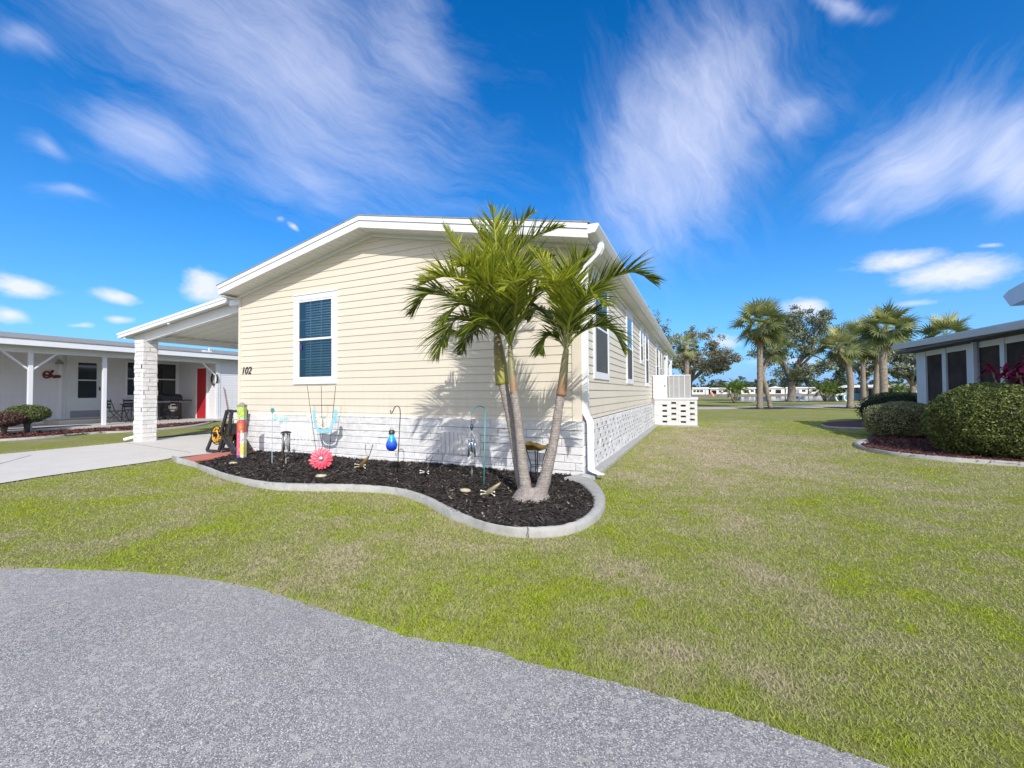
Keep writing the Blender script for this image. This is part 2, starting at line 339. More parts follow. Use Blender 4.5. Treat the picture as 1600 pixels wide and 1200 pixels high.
def leafmat(name, stops, trans=.3, rough=.5, spec=.3, attr='tone'):
    m = bpy.data.materials.new(name); m.use_nodes = True; nt = m.node_tree; b = nt.nodes['Principled BSDF']; out = nt.nodes['Material Output']
    at = N(nt, 'ShaderNodeAttribute'); at.attribute_name = attr
    c = ramp(nt, at.outputs['Fac'], stops); nt.links.new(c, b.inputs['Base Color']); b.inputs['Roughness'].default_value = rough; b.inputs['Specular IOR Level'].default_value = spec
    tr = N(nt, 'ShaderNodeBsdfTranslucent'); nt.links.new(mixc(nt, 1.0, c, (1.0, 1.0, .55), 'MULTIPLY'), tr.inputs[0])
    mx = N(nt, 'ShaderNodeMixShader'); mx.inputs[0].default_value = trans
    nt.links.new(b.outputs[0], mx.inputs[1]); nt.links.new(tr.outputs[0], mx.inputs[2]); nt.links.new(mx.outputs[0], out.inputs[0])
    return m
m = bpy.data.materials.new('grass_blade'); m.use_nodes = True; nt = m.node_tree; b = nt.nodes['Principled BSDF']; M['blade'] = m
at = N(nt, 'ShaderNodeAttribute'); at.attribute_name = 'tone'
gq = N(nt, 'ShaderNodeGroup'); gq.node_tree = lg
nt.links.new(wmath('MULTIPLY', wmath('SUBTRACT', at.outputs['Fac'], .5, tree=nt), .30, tree=nt), gq.inputs[0])
cc = mixc(nt, 1.0, gq.outputs[0], ramp(nt, at.outputs['Fac'], [(0, (1.25, 1.25, 1.25)), (1, (1.35, 1.35, 1.35))]), 'MULTIPLY')
nt.links.new(cc, b.inputs['Base Color']); b.inputs['Roughness'].default_value = .6; b.inputs['Specular IOR Level'].default_value = .25
tr = N(nt, 'ShaderNodeBsdfTranslucent'); nt.links.new(cc, tr.inputs[0]); mx = N(nt, 'ShaderNodeMixShader'); mx.inputs[0].default_value = .35
nt.links.new(b.outputs[0], mx.inputs[1]); nt.links.new(tr.outputs[0], mx.inputs[2]); nt.links.new(mx.outputs[0], nt.nodes['Material Output'].inputs[0])

M['palmleaf'] = leafmat('palm_leaflet', [(0, (.04, .075, .014)), (.35, (.15, .20, .024)), (.7, (.37, .41, .04)), (1, (.58, .57, .075))], .5, .36, .5)
M['rachis'] = mat('palm_rachis', (.30, .33, .06), .5)
M['sabal'] = leafmat('sabal_leaf', [(0, (.06, .09, .04)), (.5, (.19, .23, .10)), (.85, (.38, .40, .18)), (1, (.55, .53, .26))], .3, .4, .45)
M['deadfrond'] = leafmat('dead_frond', [(0, (.16, .10, .04)), (1, (.36, .25, .10))], .2, .7)
M['oakleaf'] = leafmat('oak_leaf', [(0, (.08, .10, .065)), (.5, (.19, .22, .15)), (1, (.40, .43, .31))], .2, .4, .5)
M['brownleaf'] = leafmat('thin_crown_leaf', [(0, (.12, .11, .075)), (.5, (.26, .25, .17)), (1, (.42, .42, .30))], .25, .5, .4)
M['hedge'] = leafmat('hedge_leaf', [(0, (.03, .048, .015)), (.4, (.10, .135, .032)), (.8, (.19, .23, .055)), (1, (.27, .30, .08))], .25, .45, .4)
M['hedge2'] = leafmat('variegated_hedge_leaf', [(0, (.08, .10, .05)), (.45, (.22, .25, .12)), (.86, (.38, .40, .22)), (.94, (.48, .32, .18)), (1, (.52, .36, .22))], .25, .4, .45)
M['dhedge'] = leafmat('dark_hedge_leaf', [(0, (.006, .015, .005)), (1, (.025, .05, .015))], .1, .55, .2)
M['redleaf'] = leafmat('red_ti_leaf', [(0, (.10, .005, .02)), (.6, (.40, .015, .09)), (1, (.62, .06, .18))], .35, .4, .5)
M['purpleleaf'] = leafmat('dusty_purple_leaf', [(0, (.06, .035, .03)), (1, (.22, .13, .12))], .2, .6, .2)
M['pine'] = leafmat('far_tree_leaf', [(0, (.035, .06, .035)), (1, (.12, .16, .09))], .15, .7, .2)
M['brightleaf'] = leafmat('pygmy_palm_leaf', [(0, (.05, .10, .015)), (1, (.22, .30, .05))], .35, .45, .4)
M['twig'] = mat('twig_core', (.035, .035, .018), .9, var=.3, vscale=12)
M['bark'] = mat('oak_bark', (.20, .175, .15), .9, var=.3, vscale=5, bmp=.8, bscale=25, bdist=.03)
M['sabalbark'] = mat('sabal_bark', (.27, .225, .18), .9, var=.3, vscale=8, bmp=.8, bscale=18, bdist=.03)
def trunkmat():
    m, nt, b = newmat('ringed_palm_trunk'); gm = N(nt, 'ShaderNodeNewGeometry')
    mp = N(nt, 'ShaderNodeMapping'); mp.inputs['Scale'].default_value = (1.2, 1.2, 11); nt.links.new(gm.outputs['Position'], mp.inputs[0])
    w = N(nt, 'ShaderNodeTexWave', wave_type='BANDS', bands_direction='Z'); w.inputs['Scale'].default_value = 1.05; w.inputs['Distortion'].default_value = 5.0; w.inputs['Detail'].default_value = 3; w.inputs['Detail Scale'].default_value = 1.2
    nt.links.new(mp.outputs[0], w.inputs['Vector'])
    n = noise(nt, 26, 7, .75); sp = noise(nt, 70, 4, .7)
    c = ramp(nt, n.outputs[0], [(.3, (.15, .13, .12)), (.55, (.29, .255, .235)), (.8, (.42, .38, .36))])
    c = mixc(nt, ramp(nt, w.outputs['Fac'], [(.0, (.38,)*3), (.2, (0, 0, 0))]), c, (.20, .165, .15))
    c = mixc(nt, ramp(nt, sp.outputs[0], [(.60, (0, 0, 0)), (.68, (.7,)*3)]), c, (.60, .60, .58))
    nt.links.new(c, b.inputs['Base Color']); b.inputs['Roughness'].default_value = .85
    b1 = bump(nt, b, w.outputs['Fac'], .35, .006); bump(nt, b, n.outputs[0], .5, .01, b1); return m
M['trunk'] = trunkmat()
def shaftmat(name, lo, hi, z0, z1):
    m, nt, b = newmat(name); gm = N(nt, 'ShaderNodeNewGeometry'); s = N(nt, 'ShaderNodeSeparateXYZ'); nt.links.new(gm.outputs['Position'], s.inputs[0])
    mr = N(nt, 'ShaderNodeMapRange'); mr.inputs[1].default_value = z0; mr.inputs[2].default_value = z1; nt.links.new(s.outputs[2], mr.inputs[0])
    n = noise(nt, 14, 5, .7); f = wmath('ADD', mr.outputs[0], wmath('MULTIPLY', wmath('SUBTRACT', n.outputs[0], .5, tree=nt), .7, tree=nt), tree=nt, clamp=True)
    nt.links.new(ramp(nt, f, [(0, lo), (1, hi)]), b.inputs['Base Color']); b.inputs['Roughness'].default_value = .4; return m
M['shaftA'] = shaftmat('lime_crownshaft', (.30, .28, .05), (.26, .20, .09), 1.35, 1.75)
M['shaftB'] = shaftmat('russet_crownshaft', (.30, .145, .085), (.26, .24, .12), 1.15, 1.50)
# mulch
def mulchmat(name, cs):
    m, nt, b = newmat(name); gm = N(nt, 'ShaderNodeNewGeometry')
    v = N(nt, 'ShaderNodeTexVoronoi'); v.inputs['Scale'].default_value = 34; nt.links.new(gm.outputs['Position'], v.inputs['Vector'])
    s = N(nt, 'ShaderNodeSeparateXYZ'); nt.links.new(v.outputs['Color'], s.inputs[0])
    c = ramp(nt, s.outputs[0], [(i/(len(cs)-1), x) for i, x in enumerate(cs)]); nt.links.new(c, b.inputs['Base Color']); b.inputs['Roughness'].default_value = .9
    bump(nt, b, noise(nt, 30, 6, .7).outputs[0], 1.0, .03); return m
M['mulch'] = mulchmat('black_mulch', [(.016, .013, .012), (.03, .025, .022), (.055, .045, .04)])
M['chip'] = leafmat('black_mulch_chip', [(0, (.012, .010, .010)), (.6, (.05, .041, .038)), (.93, (.10, .085, .075)), (1, (.30, .24, .19))], .02, .85, .2)
M['rmulch'] = mulchmat('red_mulch', [(.07, .025, .022), (.12, .045, .04), (.18, .08, .065)])
M['rchip'] = leafmat('red_mulch_chip', [(0, (.06, .022, .018)), (.7, (.16, .06, .05)), (1, (.28, .15, .11))], .02, .85, .2)
def shinglemat():
    m, nt, b = newmat('grey_shingles'); n = noise(nt, 1.2, 5, .6); v = noise(nt, 120, 3, .6)
    gm = N(nt, 'ShaderNodeNewGeometry'); br = N(nt, 'ShaderNodeTexBrick'); br.inputs['Scale'].default_value = 3.2; br.inputs['Mortar Size'].default_value = .015; nt.links.new(gm.outputs['Position'], br.inputs['Vector'])
    br.inputs['Color1'].default_value = (.25, .26, .26, 1); br.inputs['Color2'].default_value = (.33, .335, .33, 1); br.inputs['Mortar'].default_value = (.15, .15, .15, 1)
    c = mixc(nt, ramp(nt, n.outputs[0], [(.35, (0, 0, 0)), (.7, (.6,)*3)]), br.outputs[0], (.24, .22, .19)); nt.links.new(c, b.inputs['Base Color']); b.inputs['Roughness'].default_value = .9; bump(nt, b, v.outputs[0], .4, .005); return m
M['shingle'] = shinglemat()
def glassmat(name, tintc, refl=1.0):
    m = bpy.data.materials.new(name); m.use_nodes = True; nt = m.node_tree; nt.nodes.remove(nt.nodes['Principled BSDF'])
    t = N(nt, 'ShaderNodeBsdfTransparent'); t.inputs[0].default_value = (*tintc, 1); gl = N(nt, 'ShaderNodeBsdfGlossy'); gl.inputs['Roughness'].default_value = .02; gl.inputs[0].default_value = (.45, .80, 1, 1)
    fr = N(nt, 'ShaderNodeFresnel'); fr.inputs[0].default_value = 1.9
    nz = bump_n = N(nt, 'ShaderNodeBump'); nz.inputs['Strength'].default_value = .05; nz.inputs['Distance'].default_value = .05; nt.links.new(noise(nt, .9, 2, .5).outputs[0], nz.inputs['Height']); nt.links.new(nz.outputs[0], gl.inputs['Normal'])
    mx = N(nt, 'ShaderNodeMixShader'); nt.links.new(wmath('MULTIPLY', fr.outputs[0], refl, tree=nt), mx.inputs[0]); nt.links.new(t.outputs[0], mx.inputs[1]); nt.links.new(gl.outputs[0], mx.inputs[2])
    nt.links.new(mx.outputs[0], nt.nodes['Material Output'].inputs[0]); return m
M['glass'] = glassmat('window_glass', (.80, .95, .96), 1.3); M['glass_low'] = glassmat('screened_glass', (.60, .76, .78), 1.1)
M['dglass'] = mat('dark_glass', (.012, .014, .018), .04, var=0, spec=.9)
M['skyglass'] = mat('reflecting_glass', (.03, .05, .08), .03, var=0, spec=1.0)
M['screen'] = mat('insect_screen', (.075, .08, .085), .7, var=.08)
M['lscreen'] = mat('lanai_screen', (.055, .048, .046), .9, var=.35, vscale=1.5, spec=.1)
M['blind'] = mat('blind_slat', (.85, .92, .92), .5, var=.05)

# ------------------------------------------------------------------ ground, road, driveway
def sheet(name, pts, z, m, kind='structure', sub=0):
    mb = MB(); mb.add([(p[0], p[1], z) for p in pts], [tuple(range(len(pts)))])
    o = build(name, mb, m); o['kind'] = kind
    return o
def spline(pts, n=8, closed=False):
    P = [np.array(p, float) for p in pts]; out = []; L = len(P)
    rngi = range(L) if closed else range(L-1)
    for i in rngi:
        g_ = lambda k: P[k % L] if closed else P[min(max(k, 0), L-1)]
        p0, p1, p2, p3 = g_(i-1), g_(i), g_(i+1), g_(i+2)
        for j in range(n):
            t = j/n; out.append(.5*((2*p1)+(-p0+p2)*t+(2*p0-5*p1+4*p2-p3)*t*t+(-p0+3*p1-3*p2+p3)*t**3))
    if not closed: out.append(P[-1])
    return out
def tri_sheet(name, pts, z, m):
    bm = bmesh.new(); vs = [bm.verts.new((p[0], p[1], z)) for p in pts]; f = bm.faces.new(vs); f.normal_update()
    if f.normal.z < 0: f.normal_flip()
    bmesh.ops.triangulate(bm, faces=[f]); me = bpy.data.meshes.new(name); bm.to_mesh(me); bm.free(); me.materials.append(m)
    o = bpy.data.objects.new(name, me); sc.collection.objects.link(o); o['kind'] = 'structure'; return o
gmb = MB(); gmb.add([(-1500, -600, 0), (1500, -600, 0), (1500, 2500, 0), (-1500, 2500, 0)], [(0, 1, 2, 3)])
struct(build('ground', gmb, M['lawn']))
roadpx = [(-260, 925), (-90, 897), (0, 892), (100, 892), (200, 896), (300, 904), (400, 921), (490, 950), (570, 977), (650, 1003), (740, 1015), (830, 1042), (930, 1062), (1030, 1090), (1130, 1117), (1230, 1147), (1320, 1178), (1400, 1205), (1500, 1245)]
redge = spline([G(*p) for p in roadpx], 12)
rr = np.random.default_rng(3)
_d = np.r_[0, np.cumsum([np.linalg.norm(redge[i+1]-redge[i]) for i in range(len(redge)-1)])]
_t = np.arange(0, _d[-1], .022); redge = [np.array([np.interp(t, _d, [p[0] for p in redge]), np.interp(t, _d, [p[1] for p in redge]), 0]) for t in _t]
_n = [np.array([-(redge[min(i+3, len(redge)-1)]-redge[max(i-3, 0)])[1], (redge[min(i+3, len(redge)-1)]-redge[max(i-3, 0)])[0], 0]) for i in range(len(redge))]
wob = lambda t: .008*math.sin(t*1.9)+.003*math.sin(t*7.3+1)+.002*math.sin(t*19)+.002*math.sin(t*43)
redge = [p+n/np.linalg.norm(n)*(wob(t)+rr.normal(0, .004)) for p, n, t in zip(redge, _n, _t)]
rd = redge+[redge[-1]+np.array([3, -8, 0]), np.array([-14, -14, 0]), redge[0]+np.array([-14, -6, 0])]
tri_sheet('road', rd, .012, M['asphalt'])
ROAD = [(p[0], p[1]) for p in rd]
drv = [G(x, y) for x, y in ((268, 717), (250, 720.5), (200, 727.5), (120, 738.5), (60, 747), (0, 757), (-160, 790))]+[G(-420, 840), G(-420, 750)]+[G(x, y) for x, y in ((-150, 728), (0, 711), (100, 701.5), (203, 691.5))]+[np.array([-12.0, .3, 0]), np.array([-12.0, 9, 0]), np.array([-7.3, 9, 0]), np.array([-7.3, -.55, 0])]+[G(334, 709)]
tri_sheet('driveway', drv, .016, M['concrete']); DRV = [(p[0], p[1]) for p in drv]
jm_ = MB()
for y in (1.6, 4.6, 7.4): jm_.box(-11.98, -7.32, y-.006, y+.006, .0165, .0195)
for a, b_ in (((-10.6, -2.05), (-9.2, -3.0)), ((-8.0, -.6), (-12.0, -.1))):
    jm_.bar((a[0], a[1], .018), (b_[0], b_[1], .018), .012, .004)
struct(build('pavement_joint', jm_, M['jointdark']))
rp = [G(280, 716.8, .03), G(303, 721, .03), G(358, 713, .03), G(334, 708.7, .03)]
rp += [np.array([-7.0, -.06, 0]), np.array([-7.35, -.06, 0])]; rp = [rp[0], rp[1], rp[2], np.array([-6.75, -.06, 0]), np.array([-7.4, -.06, 0])]
pm = MB(); pm.prism([(p[0], p[1], .018) for p in rp], (0, 0, .022)); struct(build('red_pavement', pm, M['redpad']))
# path, lake, far banks
pathn = [G(x, y) for x, y in ((900, 642), (1000, 641), (1090, 640), (1180, 639), (1260, 638), (1345, 635.5), (1420, 632))]
pathf = [G(x, y) for x, y in ((1420, 628), (1345, 630.5), (1260, 633), (1180, 635), (1090, 636.5), (1000, 637.5), (900, 638))]
sheet('path', pathn+pathf, .008, M['path'])
m, nt, b = newmat('lake_water'); b.inputs['Base Color'].default_value = (.10, .14, .17, 1); b.inputs['Roughness'].default_value = .06; b.inputs['IOR'].default_value = 1.33
gmn = N(nt, 'ShaderNodeNewGeometry'); mp = N(nt, 'ShaderNodeMapping'); mp.inputs['Scale'].default_value = (.6, .6, 1); nt.links.new(gmn.outputs['Position'], mp.inputs[0])
bump(nt, b, noise(nt, 1.5, 3, .5, mp.outputs[0]).outputs[0], .05, .05)
lk = spline([G(x, y) for x, y in ((1140, 621.6), (1150, 625), (1166, 627.3), (1200, 627.8), (1240, 627.6), (1290, 626.6), (1340, 625), (1420, 622), (1520, 619), (1500, 616.6), (1400, 617.2), (1300, 618.4), (1220, 619.3), (1160, 620.0), (1142, 620.6))], 5, True)
tri_sheet('lake', lk, .006, m)
bankm = mat('dry_bank_grass', (.27, .215, .13), .95, var=.3, vscale=.25, bmp=.6, bscale=3, bdist=.2)
bank = spline([G(x, y, 0) for x, y in ((1060, 618), (1075, 621.5), (1120, 621.8), (1150, 620.6), (1230, 619.6), (1310, 618.6), (1420, 617.4), (1500, 616.8), (1400, 613.8), (1250, 614.2), (1100, 614.6))], 4, True)
tri_sheet('far_bank', bank, .010, bankm)

# ------------------------------------------------------------------ mulch beds and their concrete edging
def chips(mb, poly, n, z, L=(.02, .07), wid=.008, zt=.02, tone=None):
    P = np.array([(p[0], p[1]) for p in poly]); lo, hi = P.min(0), P.max(0); k = 0
    while k < n:
        x, y = rng.uniform(lo[0], hi[0]), rng.uniform(lo[1], hi[1])
        if not inside(np.array([[x, y]]), P)[0]: continue
        k += 1; a = rng.uniform(0, 6.28); l = rng.uniform(*L)/2; w = wid*rng.uniform(.5, 1.4); h = z(x, y)+rng.uniform(0, zt)
        dx, dy = math.cos(a), math.sin(a); t = rng.uniform(-.5, .5)*l; tw = rng.uniform(-.6, .6)*w
        mb.add([(x-dx*l+dy*w, y-dy*l-dx*w, h-t-tw), (x-dx*l-dy*w, y-dy*l+dx*w, h-t+tw), (x+dx*l-dy*w, y+dy*l+dx*w, h+t+tw), (x+dx*l+dy*w, y+dy*l-dx*w, h+t-tw)], [(0, 1, 2, 3)], 0, rng.uniform(0, 1)**1.3)
def inside(pts, poly):
    poly = np.asarray(poly)[:, :2]; x, y = pts[:, 0], pts[:, 1]; c = np.zeros(len(pts), bool); j = len(poly)-1
    for i in range(len(poly)):
        xi, yi = poly[i]; xj, yj = poly[j]
        c ^= ((yi > y) != (yj > y)) & (x < (xj-xi)*(y-yi)/(yj-yi+1e-12)+xi); j = i
    return c
def curb(name, outer, inner, z_in, label, cat='edging', parent=None, n=8, gapn=0):
    'poured edging between an outer ground line and an inner top line'
    A = spline(outer, n); B = spline(inner, n); K = min(len(A), len(B)); mb = MB()
    rows = []
    def at(L_, i): return L_[int(round(i*(len(L_)-1)/(K-1)))]
    for i in range(K):
        a, b = np.array(at(A, i)), np.array(at(B, i)); w = b-a; j = 1+rng.normal(0, .02)
        rows += [(a[0], a[1], -.02), (a[0], a[1], z_in*.55*j), (a[0]+w[0]*.12, a[1]+w[1]*.12, z_in*.8*j), (a[0]+w[0]*.45, a[1]+w[1]*.45, z_in*1.0*j), (a[0]+w[0]*.85, a[1]+w[1]*.85, z_in*1.02*j), (b[0], b[1], z_in*.93), (b[0], b[1], -.02)]
    fs = [(i*7+k, (i+1)*7+k, (i+1)*7+k+1, i*7+k+1) for i in range(K-1) for k in range(6)]
    mb.add(rows, fs); mb.add([rows[k] for k in range(7)], [tuple(range(7))]); mb.add(rows[-7:], [tuple(reversed(range(7)))])
    o = build(name, mb, M['curb'], parent, smooth=True); 
    if label: tag(o, label, cat)
    return o
ZI = .085
opx = [(268, 717), (287, 722.5), (304, 730), (322, 738), (340, 745), (359, 751), (396, 759), (434, 763), (471, 764), (527, 765.5), (565, 766.5), (602, 770), (634, 774), (667, 784), (690, 795), (712, 807), (735, 820), (757, 830), (791, 838), (825, 841), (870, 839.5), (904, 831.5), (926, 820), (941, 805), (946, 787), (940, 771), (928, 757), (917, 748)]
ipx = [(276, 716), (303, 722), (318, 727.5), (330, 731), (345, 737), (366, 743), (396, 750.5), (434, 755.5), (490, 757), (546, 757.5), (602, 760.5), (634, 766), (667, 778), (701, 796), (720, 803), (735, 808), (757, 815.5), (791, 822), (825, 823), (870, 821), (902, 812), (922, 797), (927, 782), (921, 767), (904, 752), (880, 746)]
OUT = [G(x, y) for x, y in opx]; INN = [G(x, y, ZI) for x, y in ipx]
curb('concrete_edging', OUT, INN, ZI, 'winding poured concrete edging in front of the black mulch bed of the cream house', n=6)
cr_ = MB(); cr_.tube([G(824, 823, .088), G(826.5, 828, .084), G(825, 833, .06), G(826, 840, .01)], .004, 4); build('crack', cr_, M['jointdark'], bpy.data.objects['concrete_edging'])
BED = [(p[0], p[1]) for p in spline(OUT, 4)]+[(0.0, 0.05), (-7.3, .05)]
bedi = spline(INN, 6)
_k = min(range(len(bedi)), key=lambda i: abs(bedi[i][0]-G(303, 722, ZI)[0])); q_ = G(358, 713, .05)
bm_ = [(p[0], p[1]+.02) for p in bedi[_k:]]+[(-.1, -.06), (-6.75, -.06), (q_[0], q_[1])]
def bedz(x, y):
    return .055+.05*math.exp(-((x+.15)**2+(y+1.55)**2)/.35)+.02*math.sin(x*2.1)*math.sin(y*3.3+1)
# bed surface: fan of triangles clipped by the inner line with height noise
bmx = bmesh.new(); fv = [bmx.verts.new((x, y, 0)) for x, y in bm_]; fc = bmx.faces.new(fv); bmesh.ops.triangulate(bmx, faces=[fc])
for it in range(5):
    es = [e for e in bmx.edges if e.calc_length() > .16]
    if not es: break
    bmesh.ops.subdivide_edges(bmx, edges=es, cuts=1); bmesh.ops.triangulate(bmx, faces=bmx.faces[:])
for v_ in bmx.verts: v_.co.z = bedz(v_.co.x, v_.co.y)+random.uniform(-.006, .008)
bmx.normal_update()
for f_ in bmx.faces:
    if f_.normal.z < 0: f_.normal_flip()
me = bpy.data.meshes.new('mulch_bed'); bmx.to_mesh(me); bmx.free(); me.materials.append(M['mulch'])
o = bpy.data.objects.new('mulch_bed', me); sc.collection.objects.link(o); o['kind'] = 'structure'
cm = MB(); chips(cm, bm_, 17000, bedz, (.02, .08), .006, .022)
tag(build('mulch', cm, M['chip'], col=True), 'shredded black mulch spread over the bed along the front wall', 'mulch', kind='stuff')

# right neighbour's beds
RB = [(1335.5, 693.5), (1336, 697.5), (1350, 703.5), (1375, 708), (1400, 711.5), (1440, 715.5), (1480, 719), (1540, 723.5), (1600, 727.5), (1720, 737), (1860, 750)]
RBi = [(1345, 691), (1346, 695.5), (1358, 700), (1380, 704), (1405, 707.5), (1443, 711.5), (1482, 715), (1542, 719), (1602, 723), (1722, 732), (1862, 744)]
tipo = [G(1352, 688.5), G(1342, 690)]; tipi = [G(1358, 690.5, .07), G(1350, 690.7, .07)]
curb('concrete_edging', tipo+[G(*p) for p in RB], tipi+[G(*p, .07) for p in RBi], .07, 'concrete edging in front of the two big hedges and red mulch at right', n=5)
rb = [G(*p, .07) for p in RBi]; rbed = [(p[0], p[1]) for p in tipi+rb]+[(9.5, -1), (9.5, 12.0), (7.2, 11.5), (6.0, 9.0), (5.3, 7.2)]
tri_sheet('red_mulch_bed', [(x, y, 0) for x, y in rbed], .045, M['rmulch'])
cm = MB(); chips(cm, [(p[0], p[1]) for p in tipi+rb]+[(8, 2.6), (8, 9), (5.6, 7.6)], 5000, lambda x, y: .05, (.03, .09), .009, .02)
tag(build('red_mulch', cm, M['rchip'], col=True), 'red mulch chips under the hedges at right', 'mulch', kind='stuff')
b2o = [G(x, y) for x, y in ((1281, 664.5), (1290, 667.5), (1310, 669), (1345, 670), (1380, 671))]; b2i = [G(x, y, .05) for x, y in ((1287, 663.3), (1295, 665.5), (1312, 666.8), (1345, 667.8), (1380, 668.8))]
curb('concrete_edging', b2o, b2i, .05, 'short far strip of concrete edging behind the lighter hedge at right', n=4)
tri_sheet('far_mulch_bed', b2i+[G(1380, 655), G(1330, 658.5), G(1300, 660), G(1285, 662)], .03, M['rmulch'])
# left neighbour: red mulch strip, edging
no = [G(x, y) for x, y in ((-160, 697), (-60, 691.5), (0, 689), (67, 684.5), (142, 678), (210, 674.8), (290, 668.5), (320, 664), (334, 660))]
ni = [G(x, y, .06) for x, y in ((-160, 693), (-60, 688.5), (0, 686), (67, 681.8), (142, 675.5), (210, 672), (290, 665), (317, 661), (332, 658.3))]
curb('concrete_edging', no, ni, .06, 'low concrete edging along the red mulch strip of the white porch house', n=5)
tri_sheet('red_mulch_strip', ni+[np.array([-18.05, 6.2, 0]), np.array([-18.05, -6, 0])], .035, M['rmulch'])
cm = MB(); chips(cm, [(p[0], p[1]) for p in ni]+[(-18.1, 6.0), (-18.1, -5)], 5000, lambda x, y: .04, (.04, .1), .012, .03)
tag(build('red_mulch', cm, M['rchip'], col=True), 'red mulch chips in front of the white porch', 'mulch', kind='stuff')
# flat black strip left of driveway behind the pillar
tri_sheet('mulch_strip', [np.array([-12.02, .6, 0]), np.array([-12.02, 8.5, 0]), np.array([-12.9, 8.5, 0]), np.array([-12.5, .8, 0])], .014, M['mulch'])

# ------------------------------------------------------------------ lawn blades
def lawn_blades():
    fwd2 = np.array([FW[0], FW[1]]); fwd2 /= np.linalg.norm(fwd2); ri2 = np.array([RI[0], RI[1]])
    n = 760000; u = rng.uniform(0, 1, n)
    d = 1.15*(17/1.15)**(u**.92); a = rng.uniform(-1.02, 1.02, n)
    dep = d; lat = dep*np.tan(a)*0.98
    k = rng.uniform(0, 1, n) < np.minimum(1, 1.0/(np.cos(a)**0)); P = CAM[:2]+dep[:, None]*fwd2+lat[:, None]*ri2
    bad = inside(P, ROAD) | inside(P, DRV) | inside(P, BED) | inside(P, rbed)
    bad |= (P[:, 0] > -7.4) & (P[:, 0] < .12) & (P[:, 1] > -.05) & (P[:, 1] < 22)
    bad |= (P[:, 0] < -12) | (P[:, 0] > 9)
    # stray blades creep over the asphalt edge
    E_ = np.array([(p[0], p[1]) for p in redge]); k_ = rng.integers(0, len(E_), 16000); Q = E_[k_]+rng.normal(0, .028, (16000, 2)); dq = (Q-CAM[:2]) @ fwd2
    P = np.r_[P[~bad], Q[dq > .8]]; dep = np.r_[dep[~bad], dq[dq > .8]]; n = len(P)
    h = rng.uniform(.004, .018, n)*(1+.04*dep); w = (.0007+.00048*dep)*rng.uniform(.6, 1.5, n)
    az = rng.uniform(0, 2*np.pi, n); ln = rng.uniform(.1, 1.8, n)*h; az2 = rng.uniform(0, 2*np.pi, n)
    v = np.zeros((n, 3, 3)); v[:, 0, :2] = P; v[:, 1, :2] = P; v[:, 2, :2] = P
    v[:, 0, 0] -= np.cos(az)*w; v[:, 0, 1] -= np.sin(az)*w; v[:, 1, 0] += np.cos(az)*w; v[:, 1, 1] += np.sin(az)*w
    v[:, 2, 0] += np.cos(az2)*ln; v[:, 2, 1] += np.sin(az2)*ln; v[:, 2, 2] = h; v[:, :2, 2] = .001
    me = bpy.data.meshes.new('lawn_grass'); me.vertices.add(n*3); me.vertices.foreach_set('co', v.reshape(-1).astype(np.float32))
    me.loops.add(n*3); me.loops.foreach_set('vertex_index', np.arange(n*3, dtype=np.int32)); me.polygons.add(n)
    me.polygons.foreach_set('loop_start', np.arange(0, n*3, 3, dtype=np.int32)); me.update()
    at = me.attributes.new('tone', 'FLOAT', 'FACE'); at.data.foreach_set('value', rng.uniform(0, 1, n).astype(np.float32))
    me.materials.append(M['blade']); o = bpy.data.objects.new('lawn_grass', me); sc.collection.objects.link(o)
    tag(o, 'patchy short green and straw coloured lawn grass', 'grass', kind='stuff')
lawn_blades()

# ------------------------------------------------------------------ cream house
W0, W1 = -7.42, 0.0; PKX, PKZ = -3.735, 4.10; EZ = 3.30; SLOPE = (PKZ-EZ)/(0-PKX); SP = .127; Z0 = .86
H = thing('manufactured_house', (-3.7, 0, 0), 'cream vinyl sided house with white brick skirting and front gable, behind the palms', 'house')
def zroof(x): return PKZ-SLOPE*abs(x-PKX)
WIN = (-5.73, -4.60, 1.39, 3.12)
def courses_front():
    mb = MB(); z = Z0-.0; k = 0
    z = Z0-SP*.5
    zs = [(Z0-.066, Z0)]+[(Z0+i*SP, Z0+(i+1)*SP) for i in range(27)]
    for z0, z1 in zs:
        if z0 > PKZ-.02: break
        def lim(z):
            hw = 99 if z <= EZ-.0 else (PKZ-z)/SLOPE
            return max(W0+.04, PKX-hw), min(W1-.10, PKX+hw)
        z1c = min(z1, PKZ-.001); a0, b0 = lim(z0); a1, b1 = lim(z1c)
        spans = [(a0, a1, b0, b1)]; zc = (z0+z1)/2
        if WIN[2]+.08 < zc < WIN[3]-.08: spans = [(a0, a1, WIN[0]+.1, WIN[0]+.1), (WIN[1]-.1, WIN[1]-.1, b0, b1)]
        for p0, p1, q0, q1 in spans:
            mb.add([(p0, -.0115, z0), (q0, -.0115, z0), (q1, -.001, z1c), (p1, -.001, z1c)], [(0, 1, 2, 3)])
            mb.add([(p0, -.0115, z0), (q0, -.0115, z0), (q0, .002, z0), (p0, .002, z0)], [(3, 2, 1, 0)])
    return mb
fwm = courses_front(); rs = random.Random(12)
for i in range(0, 24, 2):
    z0 = Z0+i*SP; 
    for x in (W0+rs.uniform(1.0, 3.4), W0+rs.uniform(4.2, 6.6)):
        if zroof(x) < z0+2*SP+.1 or (WIN[0]-1.0 < x < WIN[1]+.1 and WIN[2]-.2 < z0 < WIN[3]+.1): continue
        for k in (0, 1):
            a = z0+k*SP+.004; fwm.add([(x, -.0135, a), (x+.9, -.0122, a), (x+.9, -.0022, a+SP-.006), (x, -.0036, a+SP-.006)], [(0, 1, 2, 3)])
build('front_wall', fwm, M['cream'], H)
YE = 15.6
